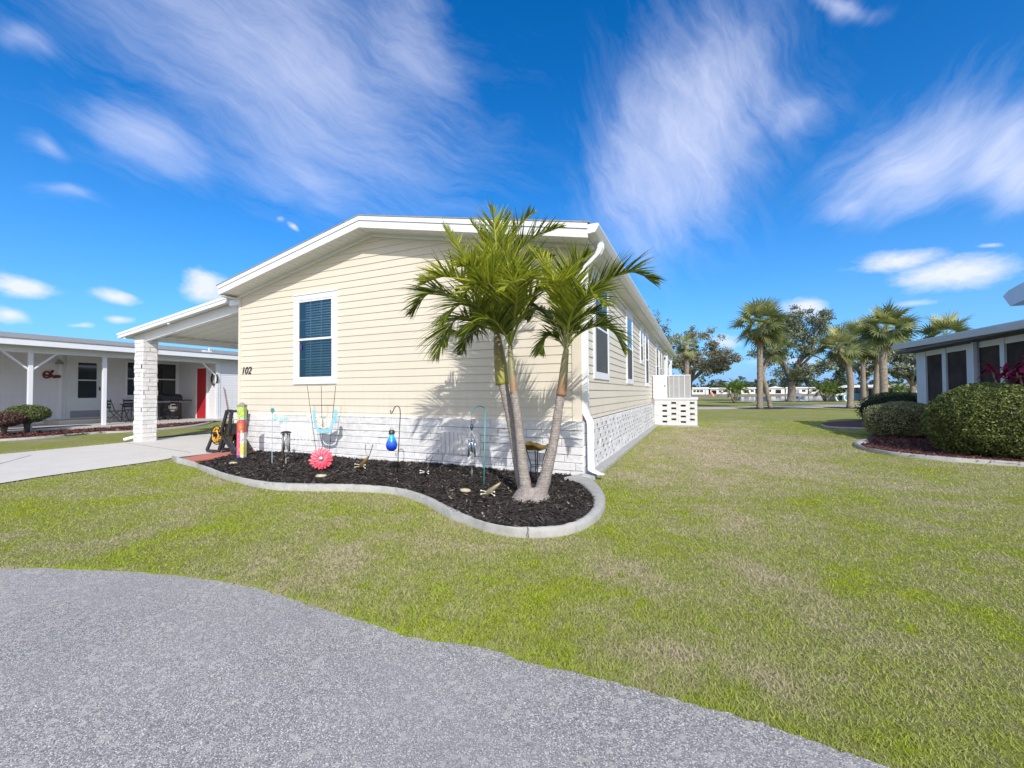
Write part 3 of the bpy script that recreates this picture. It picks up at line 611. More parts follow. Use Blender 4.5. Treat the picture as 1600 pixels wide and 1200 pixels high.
SWIN = [(.78, 2.0, 1.42, 3.12), (4.08, 5.10, 1.40, 3.10), (6.60, 7.32, 2.02, 3.10), (7.86, 8.82, 1.38, 3.10), (11.5, 12.6, 1.38, 3.10), (13.2, 14.2, 1.38, 3.10)]
mb = MB()
for i in range(-1, 21):
    z0, z1 = (Z0-.066, Z0) if i < 0 else (Z0+i*SP, min(Z0+(i+1)*SP, EZ-.02))
    if z0 >= EZ-.03: break
    mb.add([(.015, .10, z0), (.015, YE, z0), (.001, YE, z1), (.001, .10, z1)], [(0, 1, 2, 3)])
    mb.add([(.015, .10, z0), (.015, YE, z0), (-.002, YE, z0), (-.002, .10, z0)], [(0, 3, 2, 1)])
build('side_wall', mb, M['cream'], H)
mb = MB()   # left wall under the carport and the rear wall
mb.box(W0+.03, W0+.05, .02, YE, .05, EZ-.02); mb.box(W0+.05, -.01, YE-.02, YE, .05, EZ-.02)
build('rear_wall', mb, M['cream'], H)
mb = MB(); mb.box(W0, W0+.07, -.022, .05, .80, EZ+.02); build('corner_trim', mb, M['cream'], H); mb = MB(); mb.box(-.11, -.004, -.024, 0, .80, EZ+.02); mb.box(-.004, .024, -.024, .11, .80, EZ+.02)
build('corner_trim', mb, M['cream'], H)
# brick skirting
def bricks(mb, jm, o, du, nrm, width, height, course=.11, seed=1, lmin=.28, lmax=.62, depth=.03):
    rs = random.Random(seed); o, du, nrm = Vector(o), Vector(du), Vector(nrm); z = 0; k = 0
    p = [o-nrm*.02, o+du*width-nrm*.02]; 
    jm.add([p[0]+nrm*.012, p[1]+nrm*.012, p[1]+nrm*.012+Vector((0, 0, height)), p[0]+nrm*.012+Vector((0, 0, height))], [(0, 1, 2, 3)])
    while z < height-.02:
        h = min(course*rs.uniform(.93, 1.07), height-z); h = height-z if height-z-h < .04 else h
        x = -rs.uniform(0, .25) if k else 0
        while x < width-.001:
            l = rs.uniform(lmin, lmax); x0, x1 = max(0, x), min(width, x+l)
            if width-x1 < .07: x1 = width
            if x1-x0 > .02:
                g_ = .0025; g2 = .005; e = .006; t = rs.uniform(.45, 1)*depth; z0, z1 = z+g2*rs.uniform(.4, 1.2), z+h-g2*.4
                t2 = [t+rs.uniform(-.006, .006) for _ in range(4)]; a, b = x0+g_, x1-g_
                q = [(a, z0), (b, z0), (b, z1), (a, z1)]; qi = [(a+e, z0+e), (b-e, z0+e), (b-e, z1-e), (a+e, z1-e)]
                vs = [o+du*u_+Vector((0, 0, w_))-nrm*.01 for u_, w_ in q]+[o+du*u_+Vector((0, 0, w_))+nrm*(t2[i]-.006) for i, (u_, w_) in enumerate(q)]+[o+du*u_+Vector((0, 0, w_))+nrm*t2[i] for i, (u_, w_) in enumerate(qi)]
                fs = [(8, 9, 10, 11)]+[(4+i, 4+(i+1) % 4, 8+(i+1) % 4, 8+i) for i in range(4)]+[(i, (i+1) % 4, 4+(i+1) % 4, 4+i) for i in range(4)]
                mb.add(vs, fs, 0, rs.random())
            x += l
        z += h; k += 1
mb, jm = MB(), MB()
bricks(mb, jm, (W0-.05, -.05, 0), (1, 0, 0), (0, -1, 0), -W0+.10, .80, seed=3)
mb.box(W0-.05, .05, -.075, -.004, .788, .8, 0, .5)
build('brick_skirting', mb, M['brick'], H, col=True); build('mortar', jm, M['brick_joint'], H)
# side skirting; shade in its rough brick painted on as small dark triangles
mb, jm = MB(), MB()
bricks(mb, jm, (.05, -.05, 0), (0, 1, 0), (1, 0, 0), YE+.05, .79, course=.16, seed=8, lmin=.35, lmax=.45, depth=.012)
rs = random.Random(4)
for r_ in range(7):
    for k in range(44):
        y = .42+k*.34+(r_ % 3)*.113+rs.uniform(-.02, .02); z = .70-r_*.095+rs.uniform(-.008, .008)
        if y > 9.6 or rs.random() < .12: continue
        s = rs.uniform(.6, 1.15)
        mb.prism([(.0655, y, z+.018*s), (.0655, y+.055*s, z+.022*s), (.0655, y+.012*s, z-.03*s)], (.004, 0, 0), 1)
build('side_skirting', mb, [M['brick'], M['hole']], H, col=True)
mb = MB(); mb.box(W0-.10, .16, -.16, -.045, -.02, .035); mb.box(.045, .20, -.04, YE, -.02, .06); build('footing', mb, M['curb'], H, bevel=.015)
# gable roof
OX0, OX1, OY = -7.56, .21, -.35
def rz(x, dz=0): return 4.235-.2025*abs(x-PKX)+dz
mb = MB()
def slab(x0, x1, y0, y1, zt, th, mi=0, d0=0, d1=0):
    mb.add([(x0, y0, rz(x0, zt-th)), (x1, y0, rz(x1, zt-th)), (x1, y1, rz(x1, zt-th)), (x0, y1, rz(x0, zt-th)), (x0, y0, rz(x0, zt)), (x1, y0, rz(x1, zt)), (x1, y1, rz(x1, zt)), (x0, y1, rz(x0, zt))],
           [(0, 3, 2, 1), (4, 5, 6, 7), (0, 1, 5, 4), (1, 2, 6, 5), (2, 3, 7, 6), (3, 0, 4, 7)], mi)
YR = 20.8
for a, b in ((OX0-.03, PKX), (PKX, OX1+.03)): slab(a, b, OY-.03, YR, .018, .016)
roof = build('roof', mb, M['shingle'], H)
mb = MB()
for a, b in ((OX0, PKX), (PKX, OX1)):
    slab(a, b, OY-.022, OY, 0, .075); slab(a, b, OY-.008, OY+.02, -.079, .115)
build('fascia', mb, M['trim'], roof)
mb = MB()
for a, b in ((OX0, PKX), (PKX, OX1)): slab(a, b, OY+.0201, -.0, -.178, .012); slab(a, b, -.035, -.0, -.191, .055)
mb.box(OX1-.02, OX1, OY+.02, YR, rz(OX1)-.19, rz(OX1)-.004); mb.box(-.0, OX1-.02, .0, YR, 3.235, 3.25); mb.box(.0, .03, .0, YR, 3.15, 3.235)
mb.box(OX0, W0, -.33, YR, 3.235, 3.25)
for i in range(60):
    x = -7.4+i*.125
    if x < OX1-.05:
        z = rz(x, -.1915); mb.box(x-.002, x+.002, OY+.03, -.04, z-.003, z)
sof = build('soffit', mb, M['soffit'], roof)
# gutter, a K profile along the right eave
gx0 = OX1; gz = rz(OX1)-.02
prof = [(0, 0), (.13, 0), (.15, -.012), (.15, -.03), (.125, -.075), (.10, -.115), (0, -.125)]
mb = MB(); mb.prism([(gx0+a, OY-.01, gz+b) for a, b in prof], (0, YR-OY, 0)); gut = build('gutter', mb, M['trim'], roof, bevel=.004)
# downspout
def downspout(name, pts, w, d, m, parent):
    mb = MB(); rows = []
    for (x, y, z) in pts:
        rows.append([(x-d/2, y-w/2, z), (x+d/2, y-w/2, z), (x+d/2, y-w/6, z), (x+d/2-.008, y-w/6+.004, z), (x+d/2-.008, y+w/6-.004, z), (x+d/2, y+w/6, z), (x+d/2, y+w/2, z), (x-d/2, y+w/2, z)])
    vs = sum(rows, []); n = 8
    mb.add(vs, [(i*n+k, i*n+(k+1) % n, (i+1)*n+(k+1) % n, (i+1)*n+k) for i in range(len(pts)-1) for k in range(n)]+[tuple(range(n)), tuple(reversed(range(len(vs)-n, len(vs))))])
    return build(name, mb, m, parent)
downspout('downspout', [(.30, .04, 3.28), (.30, .04, 3.21), (.26, .045, 3.13), (.18, .05, 3.06), (.10, .055, 2.99), (.065, .06, 2.92), (.06, .06, 2.7), (.06, .06, .95), (.065, .05, .90), (.12, .03, .82), (.135, .02, .76), (.14, .02, .16), (.15, .0, .13), (.22, -.02, .10), (.30, -.04, .085)], .10, .075, M['trim'], H)
# front window with blinds
def window(parent, plane, c0, c1, z0, z1, blinds=True, cw=.10, lower_screen=False):
    'plane "y": in the front wall (outward -y), "x": in the side wall (outward +x)'
    def P(a, o, z): return (a, -o, z) if plane == 'y' else (o, a, z)
    def bx(mb, a0, a1, o0, o1, za, zb, mi=0):
        p, q = P(a0, o0, za), P(a1, o1, zb); mb.box(min(p[0], q[0]), max(p[0], q[0]), min(p[1], q[1]), max(p[1], q[1]), za, zb, mi)
    fr = MB(); bx(fr, c0, c1, .0, .032, z1-cw, z1); bx(fr, c0, c1, .0, .032, z0, z0+cw*1.05); bx(fr, c0, c0+cw, .0, .0318, z0+cw*1.05, z1-cw); bx(fr, c1-cw, c1, .0, .0318, z0+cw*1.05, z1-cw)
    bx(fr, c0-.01, c1+.01, .0, .045, z1, z1+.018)
    f = build('window', fr, M['trim'], parent, bevel=.003)
    a0, a1, b0, b1 = c0+cw, c1-cw, z0+cw*1.05, z1-cw; mid = (b0+b1)/2; s = .035
    ss = MB()
    for (za, zb, o) in ((b0, mid+.02, .0), (mid-.02, b1, .010)):
        bx(ss, a0, a1, o-.012, o+.014, zb-s, zb); bx(ss, a0, a1, o-.012, o+.014, za, za+s); bx(ss, a0, a0+s, o-.012, o+.0135, za+s, zb-s); bx(ss, a1-s, a1, o-.012, o+.0135, za+s, zb-s)
    build('sash', ss, M['trim'], f)
    if blinds:
        for za, zb, o_ in ((b0+s, mid-.0, .0), (mid+.0, b1-s, .009)):
            gl = MB(); gl.add([P(a0+s, o_, za), P(a1-s, o_, za), P(a1-s, o_, zb), P(a0+s, o_, zb)], [(0, 1, 2, 3)]); build('pane', gl, M['glass'] if o_ > 0 else M['glass_low'], f)
        mu = MB()
        for t in (1/3, 2/3):
            x = a0+s+(a1-a0-2*s)*t; bx(mu, x-.007, x+.007, -.012, -.004, b0+s, b1-s)
        for z in ((b0+mid)/2, (mid+b1)/2): bx(mu, a0+s, a1-s, -.0125, -.0045, z-.007, z+.007)
        build('muntin', mu, M['trim'], f)
        bl = MB(); z = b0+.05
        while z < b1-.03:
            p = [P(a0+s+.085, -.075, z+.014), P(a1-s, -.075, z+.014), P(a1-s, -.055, z-.012), P(a0+s+.085, -.055, z-.012)]
            bl.add(p, [(0, 1, 2, 3)]); z += .050
        build('blind', bl, M['blind'], f)
        bk = MB(); bx(bk, a0-.05, a1+.05, -.5, -.49, b0-.1, b1+.1); bx(bk, a0-.06, a0-.05, -.5, -.02, b0-.1, b1+.1); bx(bk, a1+.05, a1+.06, -.5, -.02, b0-.1, b1+.1); bx(bk, a0-.05, a1+.05, -.49, -.02, b0-.11, b0-.1); bx(bk, a0-.05, a1+.05, -.49, -.02, b1+.1, b1+.11)
        build('window_recess', bk, M['blueroom'], f)
    else:
        gl = MB(); bx(gl, a0, a1, .017, .0185, mid, b1); build('pane', gl, M['skyglass'], f)
        gl = MB(); bx(gl, a0, a1, .016, .0178, b0, mid-.02); build('insect_screen', gl, M['screen'], f)
    return f
M['blueroom'] = mat('room_wall', (.07, .11, .12), .8, var=.1)
M['brick_vent'] = mat('painted_vent', (.70, .70, .715), .6, var=.08, vscale=12)
fw_ = window(H, 'y', *WIN)
st = MB(); st.box(-5.585, -5.52, -.013, -.0105, 2.06, 2.16); o = build('security_sticker', st, mat('purple_sticker', (.10, .06, .30), .5, var=.5, vscale=30), fw_)
for w_ in SWIN: window(H, 'x', *w_, blinds=False, cw=.11)
# crawl space vents in the brick skirting
for (a, b) in (((440, 664), (488, 688)), ((689, 674), (750, 711))):
    p, q = PY(*a, -.08), PY(*b, -.08); v = MB(); x0, x1, z0, z1 = p[0], q[0], q[2], p[2]
    v.box(x0, x1, -.079, -.06, z0, z1, 0); n = 9
    for i in range(n+1):
        x = x0+(x1-x0)*i/n; v.box(x-.006, x+.006, -.105, -.078, z0+.01, z1-.005, 0); 
    build('crawl_vent', v, M['brick_vent'] if 'brick_vent' in M else M['trim'], H)
def text(name, s, size, m, parent, loc, rot, shear=0, ext=.006, bold=0):
    cu = bpy.data.curves.new(name, 'FONT'); cu.body = s; cu.size = size; cu.shear = shear; cu.extrude = ext; cu.offset = bold
    t = bpy.data.objects.new('tmp', cu); sc.collection.objects.link(t); me = bpy.data.meshes.new_from_object(t); bpy.data.objects.remove(t)
    me.materials.append(m); o = bpy.data.objects.new(name, me); sc.collection.objects.link(o)
    off = np.array(parent['_o']) if parent else np.zeros(3)
    o.location = [loc[i]-off[i] for i in range(3)]; o.rotation_euler = rot; o.parent = parent; return o
text('house_number', '102', .215, M['black'], H, (-7.32, -.02, 1.63), (R(90), 0, 0), .25, .004, .0)
# electrical conduit box at the far end
mb = MB(); mb.box(.0, .1, 9.6, 9.75, .78, .96); build('meter_box', mb, M['grey'], H, bevel=.006)
# rear porch posts
for y in (16.6, 20.2): mb = MB(); mb.box(-.05, .12, y, y+.2, 0, 3.2); build('rear_porch_post', mb, M['trim'], H, bevel=.006)
mb = MB(); mb.box(-.02, .06, 15.7, 20.3, 2.9, 3.2); build('rear_porch_beam', mb, M['trim'], H)

# ---- carport
cp = dict(x0=-12.20, x1=-7.74, y0=-.05, y1=8.6)
def cz(x, dz=0): return 2.80+(x-cp['x0'])*(.53/4.46)+dz
def cslab(mb, x0, x1, y0, y1, zt, th):
    mb.add([(x0, y0, cz(x0, zt-th)), (x1, y0, cz(x1, zt-th)), (x1, y1, cz(x1, zt-th)), (x0, y1, cz(x0, zt-th)), (x0, y0, cz(x0, zt)), (x1, y0, cz(x1, zt)), (x1, y1, cz(x1, zt)), (x0, y1, cz(x0, zt))],
           [(0, 3, 2, 1), (4, 5, 6, 7), (0, 1, 5, 4), (1, 2, 6, 5), (2, 3, 7, 6), (3, 0, 4, 7)])
mb = MB(); cslab(mb, cp['x0'], W0+.02, cp['y0']+.03, cp['y1'], -.03, .05)
for i in range(29):
    y = .2+i*.3; mb.add([(-12.1, y-.012, cz(-12.1, -.105)), (-7.45, y-.012, cz(-7.45, -.105)), (-7.45, y+.012, cz(-7.45, -.105)), (-12.1, y+.012, cz(-12.1, -.105)), (-12.1, y-.012, cz(-12.1, -.079)), (-7.45, y-.012, cz(-7.45, -.079)), (-7.45, y+.012, cz(-7.45, -.079)), (-12.1, y+.012, cz(-12.1, -.079))], [(0, 3, 2, 1), (0, 1, 5, 4), (1, 2, 6, 5), (2, 3, 7, 6), (3, 0, 4, 7)])
car = build('carport_roof', mb, M['soffit'], H)
mb = MB(); cslab(mb, cp['x0']-.02, cp['x1']+.02, cp['y0']-.02, cp['y0']+.03, 0, .055); cslab(mb, cp['x0'], cp['x1'], cp['y0']-.008, cp['y0']+.028, -.058, .075)
mb.box(cp['x0']-.05, cp['x0'], cp['y0']+.031, cp['y1'], 2.69, 2.79); mb.box(cp['x1']+.002, W0, -.02, .06, 3.12, 3.24)
build('carport_fascia', mb, M['trim'], car)
mb = MB(); cslab(mb, -11.9, W0, .16, .24, -.108, .21); mb.box(-11.55, -11.43, .245, cp['y1'], 2.60, 2.70); build('carport_beam', mb, M['trim'], car)
for x, z in ((-10.0, .0), (-11.95, .0)): mb = MB(); mb.box(x-.03, x+.03, -.035, .0, cz(x, -.18), cz(x, -.14)); build('beam_end_cap', mb, M['trim'], car)
for yy, nm in ((.10, 'brick_pillar'), (7.6, 'brick_pillar')):
    mb, jm = MB(), MB(); X0, X1 = -11.70, -11.38; hgt = 2.61; PW = X1-X0
    for o_, du, nr in (((X0, yy, 0), (1, 0, 0), (0, -1, 0)), ((X1, yy, 0), (0, 1, 0), (1, 0, 0)), ((X1, yy+PW, 0), (-1, 0, 0), (0, 1, 0)), ((X0, yy+PW, 0), (0, -1, 0), (-1, 0, 0))):
        bricks(mb, jm, o_, du, nr, PW, hgt, seed=int(yy*10)+3+int(nr[0]*2+nr[1]), lmin=.2, lmax=.4, depth=.03)
    p_ = build(nm, mb, M['brick'], H, col=True); build('mortar', jm, M['brick_joint'], p_)
mb = MB(); mb.tube([(-11.80, .25, .26), (-11.86, .20, .12), (-12.0, .02, .05)], .045, 8); build('pillar_downspout', mb, M['trim'], H)

# ------------------------------------------------------------------ block landing, cabinet and air conditioner at the far end
L_ = thing('block_landing', (.8, 10.9, 0), 'white pierced concrete block landing against the side of the cream house', 'landing')
mb = MB(); X0, X1, YF, ZT = .07, 1.47, 9.9, .93
cols = [(.345, .50, 0), (.64, .80, 1), (.945, .11+1.0, 0), (1.24, 1.39, 1)]
zr = {0: [.72, .53, .345, .155], 1: [.815, .625, .435, .245]}; prev = X0
for a, b_, k in cols:
    mb.box(prev, a, YF, YF+.15, 0, ZT); prev = b_; zc = 0
    for z in sorted(zr[k]): mb.box(a, b_, YF+.0005, YF+.1495, zc, z-.033); zc = z+.033
    mb.box(a, b_, YF+.0005, YF+.1495, zc, ZT)
mb.box(prev, X1, YF, YF+.15, 0, ZT); build('block_wall', mb, M['brick'], L_, bevel=.004)
mb = MB(); yy = YF+.15
for i in range(5):
    mb.box(X1-.15, X1, yy, yy+.12, 0, ZT)
    if i < 4:
        zc = 0
        for z in sorted(zr[i % 2]): mb.box(X1-.1495, X1-.0005, yy+.12, yy+.28, zc, z-.033); zc = z+.033
        mb.box(X1-.1495, X1-.0005, yy+.12, yy+.28, zc, ZT)
    yy += .28
mb.box(X1-.15, X1, yy, 12.2, 0, ZT); mb.box(X0, X1-.15, 12.05, 12.2, 0, ZT); build('block_wall', mb, M['brick'], L_)
mb = MB(); mb.box(X0-.02, X1+.03, YF-.03, 12.23, ZT+.001, ZT+.07); build('landing_slab', mb, M['trim'], L_, bevel=.006)
mb = MB(); mb.box(X0, X1+.05, YF-.08, YF-.002, -.02, .05); build('landing_footing', mb, M['curb'], L_, bevel=.01)
mb = MB()
for z in (.19, .38, .57, .76): mb.box(X0, X1, YF-.0015, YF, z-.002, z+.002)
for x in (.07+.4, .07+.8, .07+1.2): mb.box(x-.002, x+.002, YF-.0014, YF, 0, ZT)
build('block_joint', mb, M['brick_joint'], L_)
cb = thing('utility_cabinet', (.25, 10.2, 1.0), 'plain white cabinet with a small latch on the block landing by the house wall', 'cabinet')
mb = MB(); mb.box(-.03+.06, .52, 9.92, 10.55, 1.0, 1.80); build('cabinet_body', mb, M['cabwhite'] if 'cabwhite' in M else M['trim'], cb, bevel=.012)
mb = MB(); mb.box(.06, .49, 9.905, 9.9195, 1.03, 1.77); build('cabinet_door', mb, M['trim'], cb, bevel=.006)
mb = MB(); mb.box(.42, .46, 9.895, 9.905, 1.38, 1.46); build('latch', mb, M['silver'], cb)
ac = thing('air_conditioner', (.9, 10.3, 1.0), 'grey ribbed box of an air conditioner on the block landing, right of the white cabinet', 'air conditioner')
mb = MB(); mb.box(.545, 1.275, 9.95, 10.65, 1.0, 1.78); build('ac_body', mb, M['acgrey'] if 'acgrey' in M else M['grey'], ac, bevel=.008)
mb = MB()
for i in range(25): x = .555+i*.0295; mb.box(x, x+.010, 9.93, 9.9495, 1.02, 1.765)
build('ac_rib', mb, M['alum'], ac)
mb = MB()
for x in (.575, .73, .90, 1.08, 1.25): mb.box(x-.006, x+.006, 9.92, 9.9295, 1.01, 1.775)
mb.box(.54, 1.28, 9.918, 9.9497, 1.7655, 1.795); build('ac_frame', mb, M['alum'], ac)

# ------------------------------------------------------------------ palm clump in the bed
def frond_mesh(mb, path, nl=46, L=.42, w=.012, t0=.22, droop=.35, tone=(.2, .8), rachis=None, spread=.75, upv=.35, seed=0, gust=None, sag=1.0):
    rs = random.Random(seed); P = [Vector(map(float, p)) for p in path]
    # arc-length samples
    d = [0]
    for i in range(1, len(P)): d.append(d[-1]+(P[i]-P[i-1]).length)
    T = d[-1]
    def at(s):
        s = min(max(s, 0), T-1e-6)
        for i in range(1, len(P)):
            if d[i] >= s: f = (s-d[i-1])/(d[i]-d[i-1]+1e-9); return P[i-1].lerp(P[i], f), (P[i]-P[i-1]).normalized()
    for k in range(nl):
        t = t0+(1-t0)*(k+.5)/nl; p, tg = at(t*T)
        side = tg.cross(Vector((0, 0, 1)))
        if side.length < .15: side = tg.cross(Vector((-FW[0], -FW[1], .3)))
        side.normalize(); up = side.cross(tg).normalized()
        env = math.sin(math.pi*min(1, (t-t0)/(1-t0)*.86+.16))**.6
        for sgn in (-1, 1):
            l = L*env*rs.uniform(.8, 1.12); lift = upv*rs.uniform(.2, 1.7)
            dr = (side*sgn*spread*rs.uniform(.75, 1.2)+tg*(.55+.55*t+rs.uniform(-.12, .2))+up*lift+Vector((rs.uniform(-.1, .1),)*3)).normalized()
            q = p.copy(); wv = dr.cross(up).normalized()*w*rs.uniform(.8, 1.25)
            wv = (Matrix.Rotation(rs.uniform(-.9, .9), 3, dr) @ wv)
            cur = dr.copy(); vs = []; n = 5; tn = rs.uniform(*tone); dk = rs.uniform(.6, 1.3)
            for j in range(n+1):
                f = j/n; ww = (.55+.9*f if f < .35 else (1-f)/.65*.86) ; ww = max(ww, 0.02)
                vs += [q+wv*ww, q-wv*ww]; cur = (cur+Vector((0, 0, -droop*sag*dk*f/n*1.6))).normalized(); q = q+cur*(l/n)
            mb.add(vs, [(2*j, 2*j+1, 2*j+3, 2*j+2) for j in range(n)], 0, tn)
    if rachis is not None:
        rachis.tube(path, [.013*(1-i/(len(path)-1))+.0035 for i in range(len(path))], 5)
pl = thing('christmas_palm', (0.0, -1.5, .05), 'clump of three ringed palm trunks with arching green fronds in the black mulch bed', 'palm tree')
def trunkpath(pp, y0, y1, n=6):
    pts = [PY(px, py, y0+(y1-y0)*i/(len(pp)-1)) for i, (px, py) in enumerate(pp)]; return spline(pts, n)
def trunk(pp, y0, y1, rads, shaft, sy, sr, sm):
    P_ = trunkpath(pp, y0, y1); n = len(P_); rr_ = [float(np.interp(i/(n-1)*(len(rads)-1), range(len(rads)), rads))*(1+.03*math.sin(i*1.7)) for i in range(n)]
    rr_ = [r*.9 for r in rr_]; mb = MB(); mb.tube(P_, rr_, 18); build('trunk', mb, M['trunk'], pl, smooth=True)
    S_ = trunkpath(shaft, y1, sy, 5); n = len(S_); r2_ = [float(np.interp(i/(n-1)*(len(sr)-1), range(len(sr)), sr)) for i in range(n)]
    mb = MB(); mb.tube(S_, r2_, 14); build('crownshaft', mb, sm, pl, smooth=True); return np.array(S_[-1])
A = trunk([(824, 794), (816, 762), (808, 720), (800, 670), (790, 618), (786, 600)], -1.50, -1.30, [.075, .062, .055, .052, .058, .066], [(785, 601), (782, 570), (778, 535), (776, 520)], -1.28, [.082, .078, .052, .035], M['shaftA'])
B = trunk([(826, 798), (822, 765), (817, 730), (813, 690), (807, 640), (803, 612)], -1.62, -1.52, [.12, .072, .062, .055, .047, .045], [(803, 615), (801, 590), (798, 560), (797, 540)], -1.5, [.043, .040, .032, .025], M['shaftB'])
C_ = trunk([(836, 792), (846, 765), (856, 730), (865, 690), (872, 645), (876, 616)], -1.62, -1.50, [.13, .082, .065, .056, .052, .048], [(877, 618), (880, 590), (883, 560), (885, 545)], -1.5, [.055, .047, .036, .026], M['shaftB'])
mbb = MB(); mbb.lathe(PY(830, 792, -1.62)*np.array([1, 1, 0])+np.array([0, 0, .0]), [(.26, .03), (.21, .09), (.16, .16), (.10, .22)], 18)
build('root_flare', mbb, M['trunk'], pl, smooth=True)
def frond(start, pix, ys, L=.42, nl=48, tone=(.2, .8), droop=.35, up=.35, spread=.75, t0=.25, seed=1, w=.0105):
    pts = [start]+[PY(px, py, y) for (px, py), y in zip(pix, ys)]
    path = spline(pts, 7); mb = MB(); rb_ = MB(); frond_mesh(mb, path, int(nl*1.6), L*1.32, w*1.08, max(.12, t0-.08), droop, tone, rb_, spread, up, seed)
    f = build('frond', mb, M['palmleaf'], pl, col=True); build('rachis', rb_, M['rachis'], f, smooth=True)
# fronds of the left crown
frond(A, [(755, 490), (715, 468), (672, 458), (640, 492)], [-1.35, -1.5, -1.7, -1.8], .40, 54, (.05, .6), .55, .15, seed=1)
frond(A, [(752, 506), (722, 496), (698, 515), (682, 560)], [-1.5, -1.75, -1.95, -2.05], .36, 46, (.05, .6), .6, .15, seed=2)
frond(A, [(760, 470), (745, 425), (715, 385), (692, 352)], [-1.25, -1.2, -1.15, -1.15], .34, 46, (.35, .95), .12, .35, seed=3, t0=.35)
frond(A, [(776, 470), (780, 410), (787, 360), (800, 330)], [-1.2, -1.05, -.95, -.9], .34, 46, (.05, .55), .15, .4, seed=4, t0=.3)
frond(A, [(783, 465), (800, 410), (835, 372), (885, 352)], [-1.2, -1.1, -1.0, -.95], .34, 52, (.15, .75), .35, .45, seed=5, t0=.3)
frond(A, [(757, 478), (728, 445), (695, 432), (655, 446)], [-1.45, -1.75, -2.0, -2.2], .38, 52, (.35, 1.0), .4, .5, seed=6)
frond(A, [(762, 500), (735, 520), (705, 520), (690, 545)], [-1.15, -.95, -.8, -.75], .34, 44, (.05, .5), .6, .1, seed=7)
frond(A, [(768, 470), (752, 430), (735, 415), (712, 418)], [-1.5, -1.85, -2.15, -2.35], .38, 50, (.4, 1.0), .35, .6, seed=8)
frond(A, [(785, 480), (803, 445), (822, 430), (840, 438)], [-1.45, -1.75, -2.0, -2.15], .34, 46, (.25, .85), .5, .4, seed=9)
frond(A, [(760, 495), (742, 475), (715, 478), (690, 510)], [-1.6, -1.9, -2.1, -2.25], .36, 46, (.2, .8), .6, .25, seed=31)
frond(A, [(770, 455), (765, 405), (752, 370), (735, 345)], [-1.3, -1.3, -1.3, -1.3], .32, 44, (.25, .85), .2, .4, seed=32, t0=.3)
frond(A, [(784, 475), (806, 430), (835, 405), (868, 402)], [-1.15, -1.0, -.9, -.85], .32, 46, (.05, .6), .4, .4, seed=33, t0=.3)
frond(A, [(762, 512), (744, 512), (728, 528), (718, 556)], [-1.0, -.85, -.75, -.7], .30, 40, (.0, .45), .6, .1, seed=34)
frond(A, [(778, 460), (776, 400), (772, 350), (764, 318)], [-1.35, -1.4, -1.4, -1.4], .30, 40, (.25, .9), .15, .35, seed=35, t0=.35)
frond(A, [(782, 462), (795, 400), (812, 355), (838, 328)], [-1.2, -1.1, -1.05, -1.0], .30, 42, (.1, .7), .2, .4, seed=36, t0=.35)
# middle crown
frond(B, [(810, 505), (828, 470), (852, 452), (880, 462)], [-1.5, -1.5, -1.5, -1.5], .33, 50, (.15, .75), .55, .25, seed=11, t0=.3)
frond(B, [(790, 495), (775, 455), (752, 440), (722, 462)], [-1.7, -2.0, -2.2, -2.4], .36, 50, (.25, .95), .45, .5, seed=12)
frond(B, [(796, 490), (797, 440), (790, 400), (775, 372)], [-1.55, -1.6, -1.65, -1.7], .33, 46, (.25, .9), .2, .5, seed=13, t0=.3)
frond(B, [(803, 500), (808, 462), (805, 440), (785, 455)], [-1.7, -2.0, -2.3, -2.5], .30, 40, (.25, .85), .5, .5, seed=14)
frond(B, [(786, 518), (768, 498), (745, 505), (722, 530)], [-1.7, -1.95, -2.1, -2.2], .32, 42, (.05, .6), .6, .2, seed=15)
frond(B, [(800, 495), (806, 455), (822, 420), (845, 398)], [-1.4, -1.25, -1.1, -1.0], .30, 42, (.1, .7), .25, .5, seed=16, t0=.3)
# right crown
frond(C_, [(900, 500), (935, 450), (985, 425), (1030, 445)], [-1.5, -1.45, -1.4, -1.35], .34, 60, (.1, .75), .5, .3, seed=21, t0=.28)
frond(C_, [(900, 525), (930, 510), (958, 518), (976, 552)], [-1.5, -1.45, -1.4, -1.4], .27, 46, (.05, .6), .6, .25, seed=22, t0=.25)
frond(C_, [(876, 490), (868, 445), (850, 412), (828, 392)], [-1.5, -1.45, -1.4, -1.35], .30, 44, (.35, 1.0), .15, .4, seed=23, t0=.35)
frond(C_, [(872, 515), (855, 492), (838, 482), (822, 500)], [-1.4, -1.3, -1.25, -1.2], .27, 44, (.0, .45), .6, .1, seed=24)
frond(C_, [(888, 485), (894, 440), (905, 410), (925, 395)], [-1.6, -1.7, -1.75, -1.75], .30, 44, (.2, .85), .25, .45, seed=25, t0=.3)
frond(C_, [(882, 490), (878, 455), (870, 440), (850, 448)], [-1.65, -1.9, -2.15, -2.35], .30, 46, (.35, 1.0), .45, .6, seed=26)
frond(C_, [(890, 500), (905, 470), (925, 462), (950, 480)], [-1.65, -1.9, -2.1, -2.25], .30, 48, (.2, .85), .5, .4, seed=27)
frond(C_, [(872, 530), (858, 524), (848, 535), (843, 553)], [-1.55, -1.6, -1.65, -1.7], .20, 34, (.0, .5), .6, .1, seed=28)
frond(C_, [(893, 515), (908, 495), (930, 490), (948, 505)], [-1.35, -1.2, -1.1, -1.0], .28, 44, (.0, .5), .55, .2, seed=29)
# a few spent tan flower stalks
mb = MB()
for k in range(9):
    p = Vector(C_)+Vector((random.uniform(-.03, .03), -.03, .0)); e = p+Vector((random.uniform(-.22, .22), random.uniform(-.25, 0), random.uniform(.10, .30)))
    mb.tube([p, p.lerp(e, .6)+Vector((0, 0, .05)), e+Vector((0, 0, -.03))], .004, 4)
build('flower_stalk', mb, mat('dry_stalk', (.45, .42, .25), .8), pl)

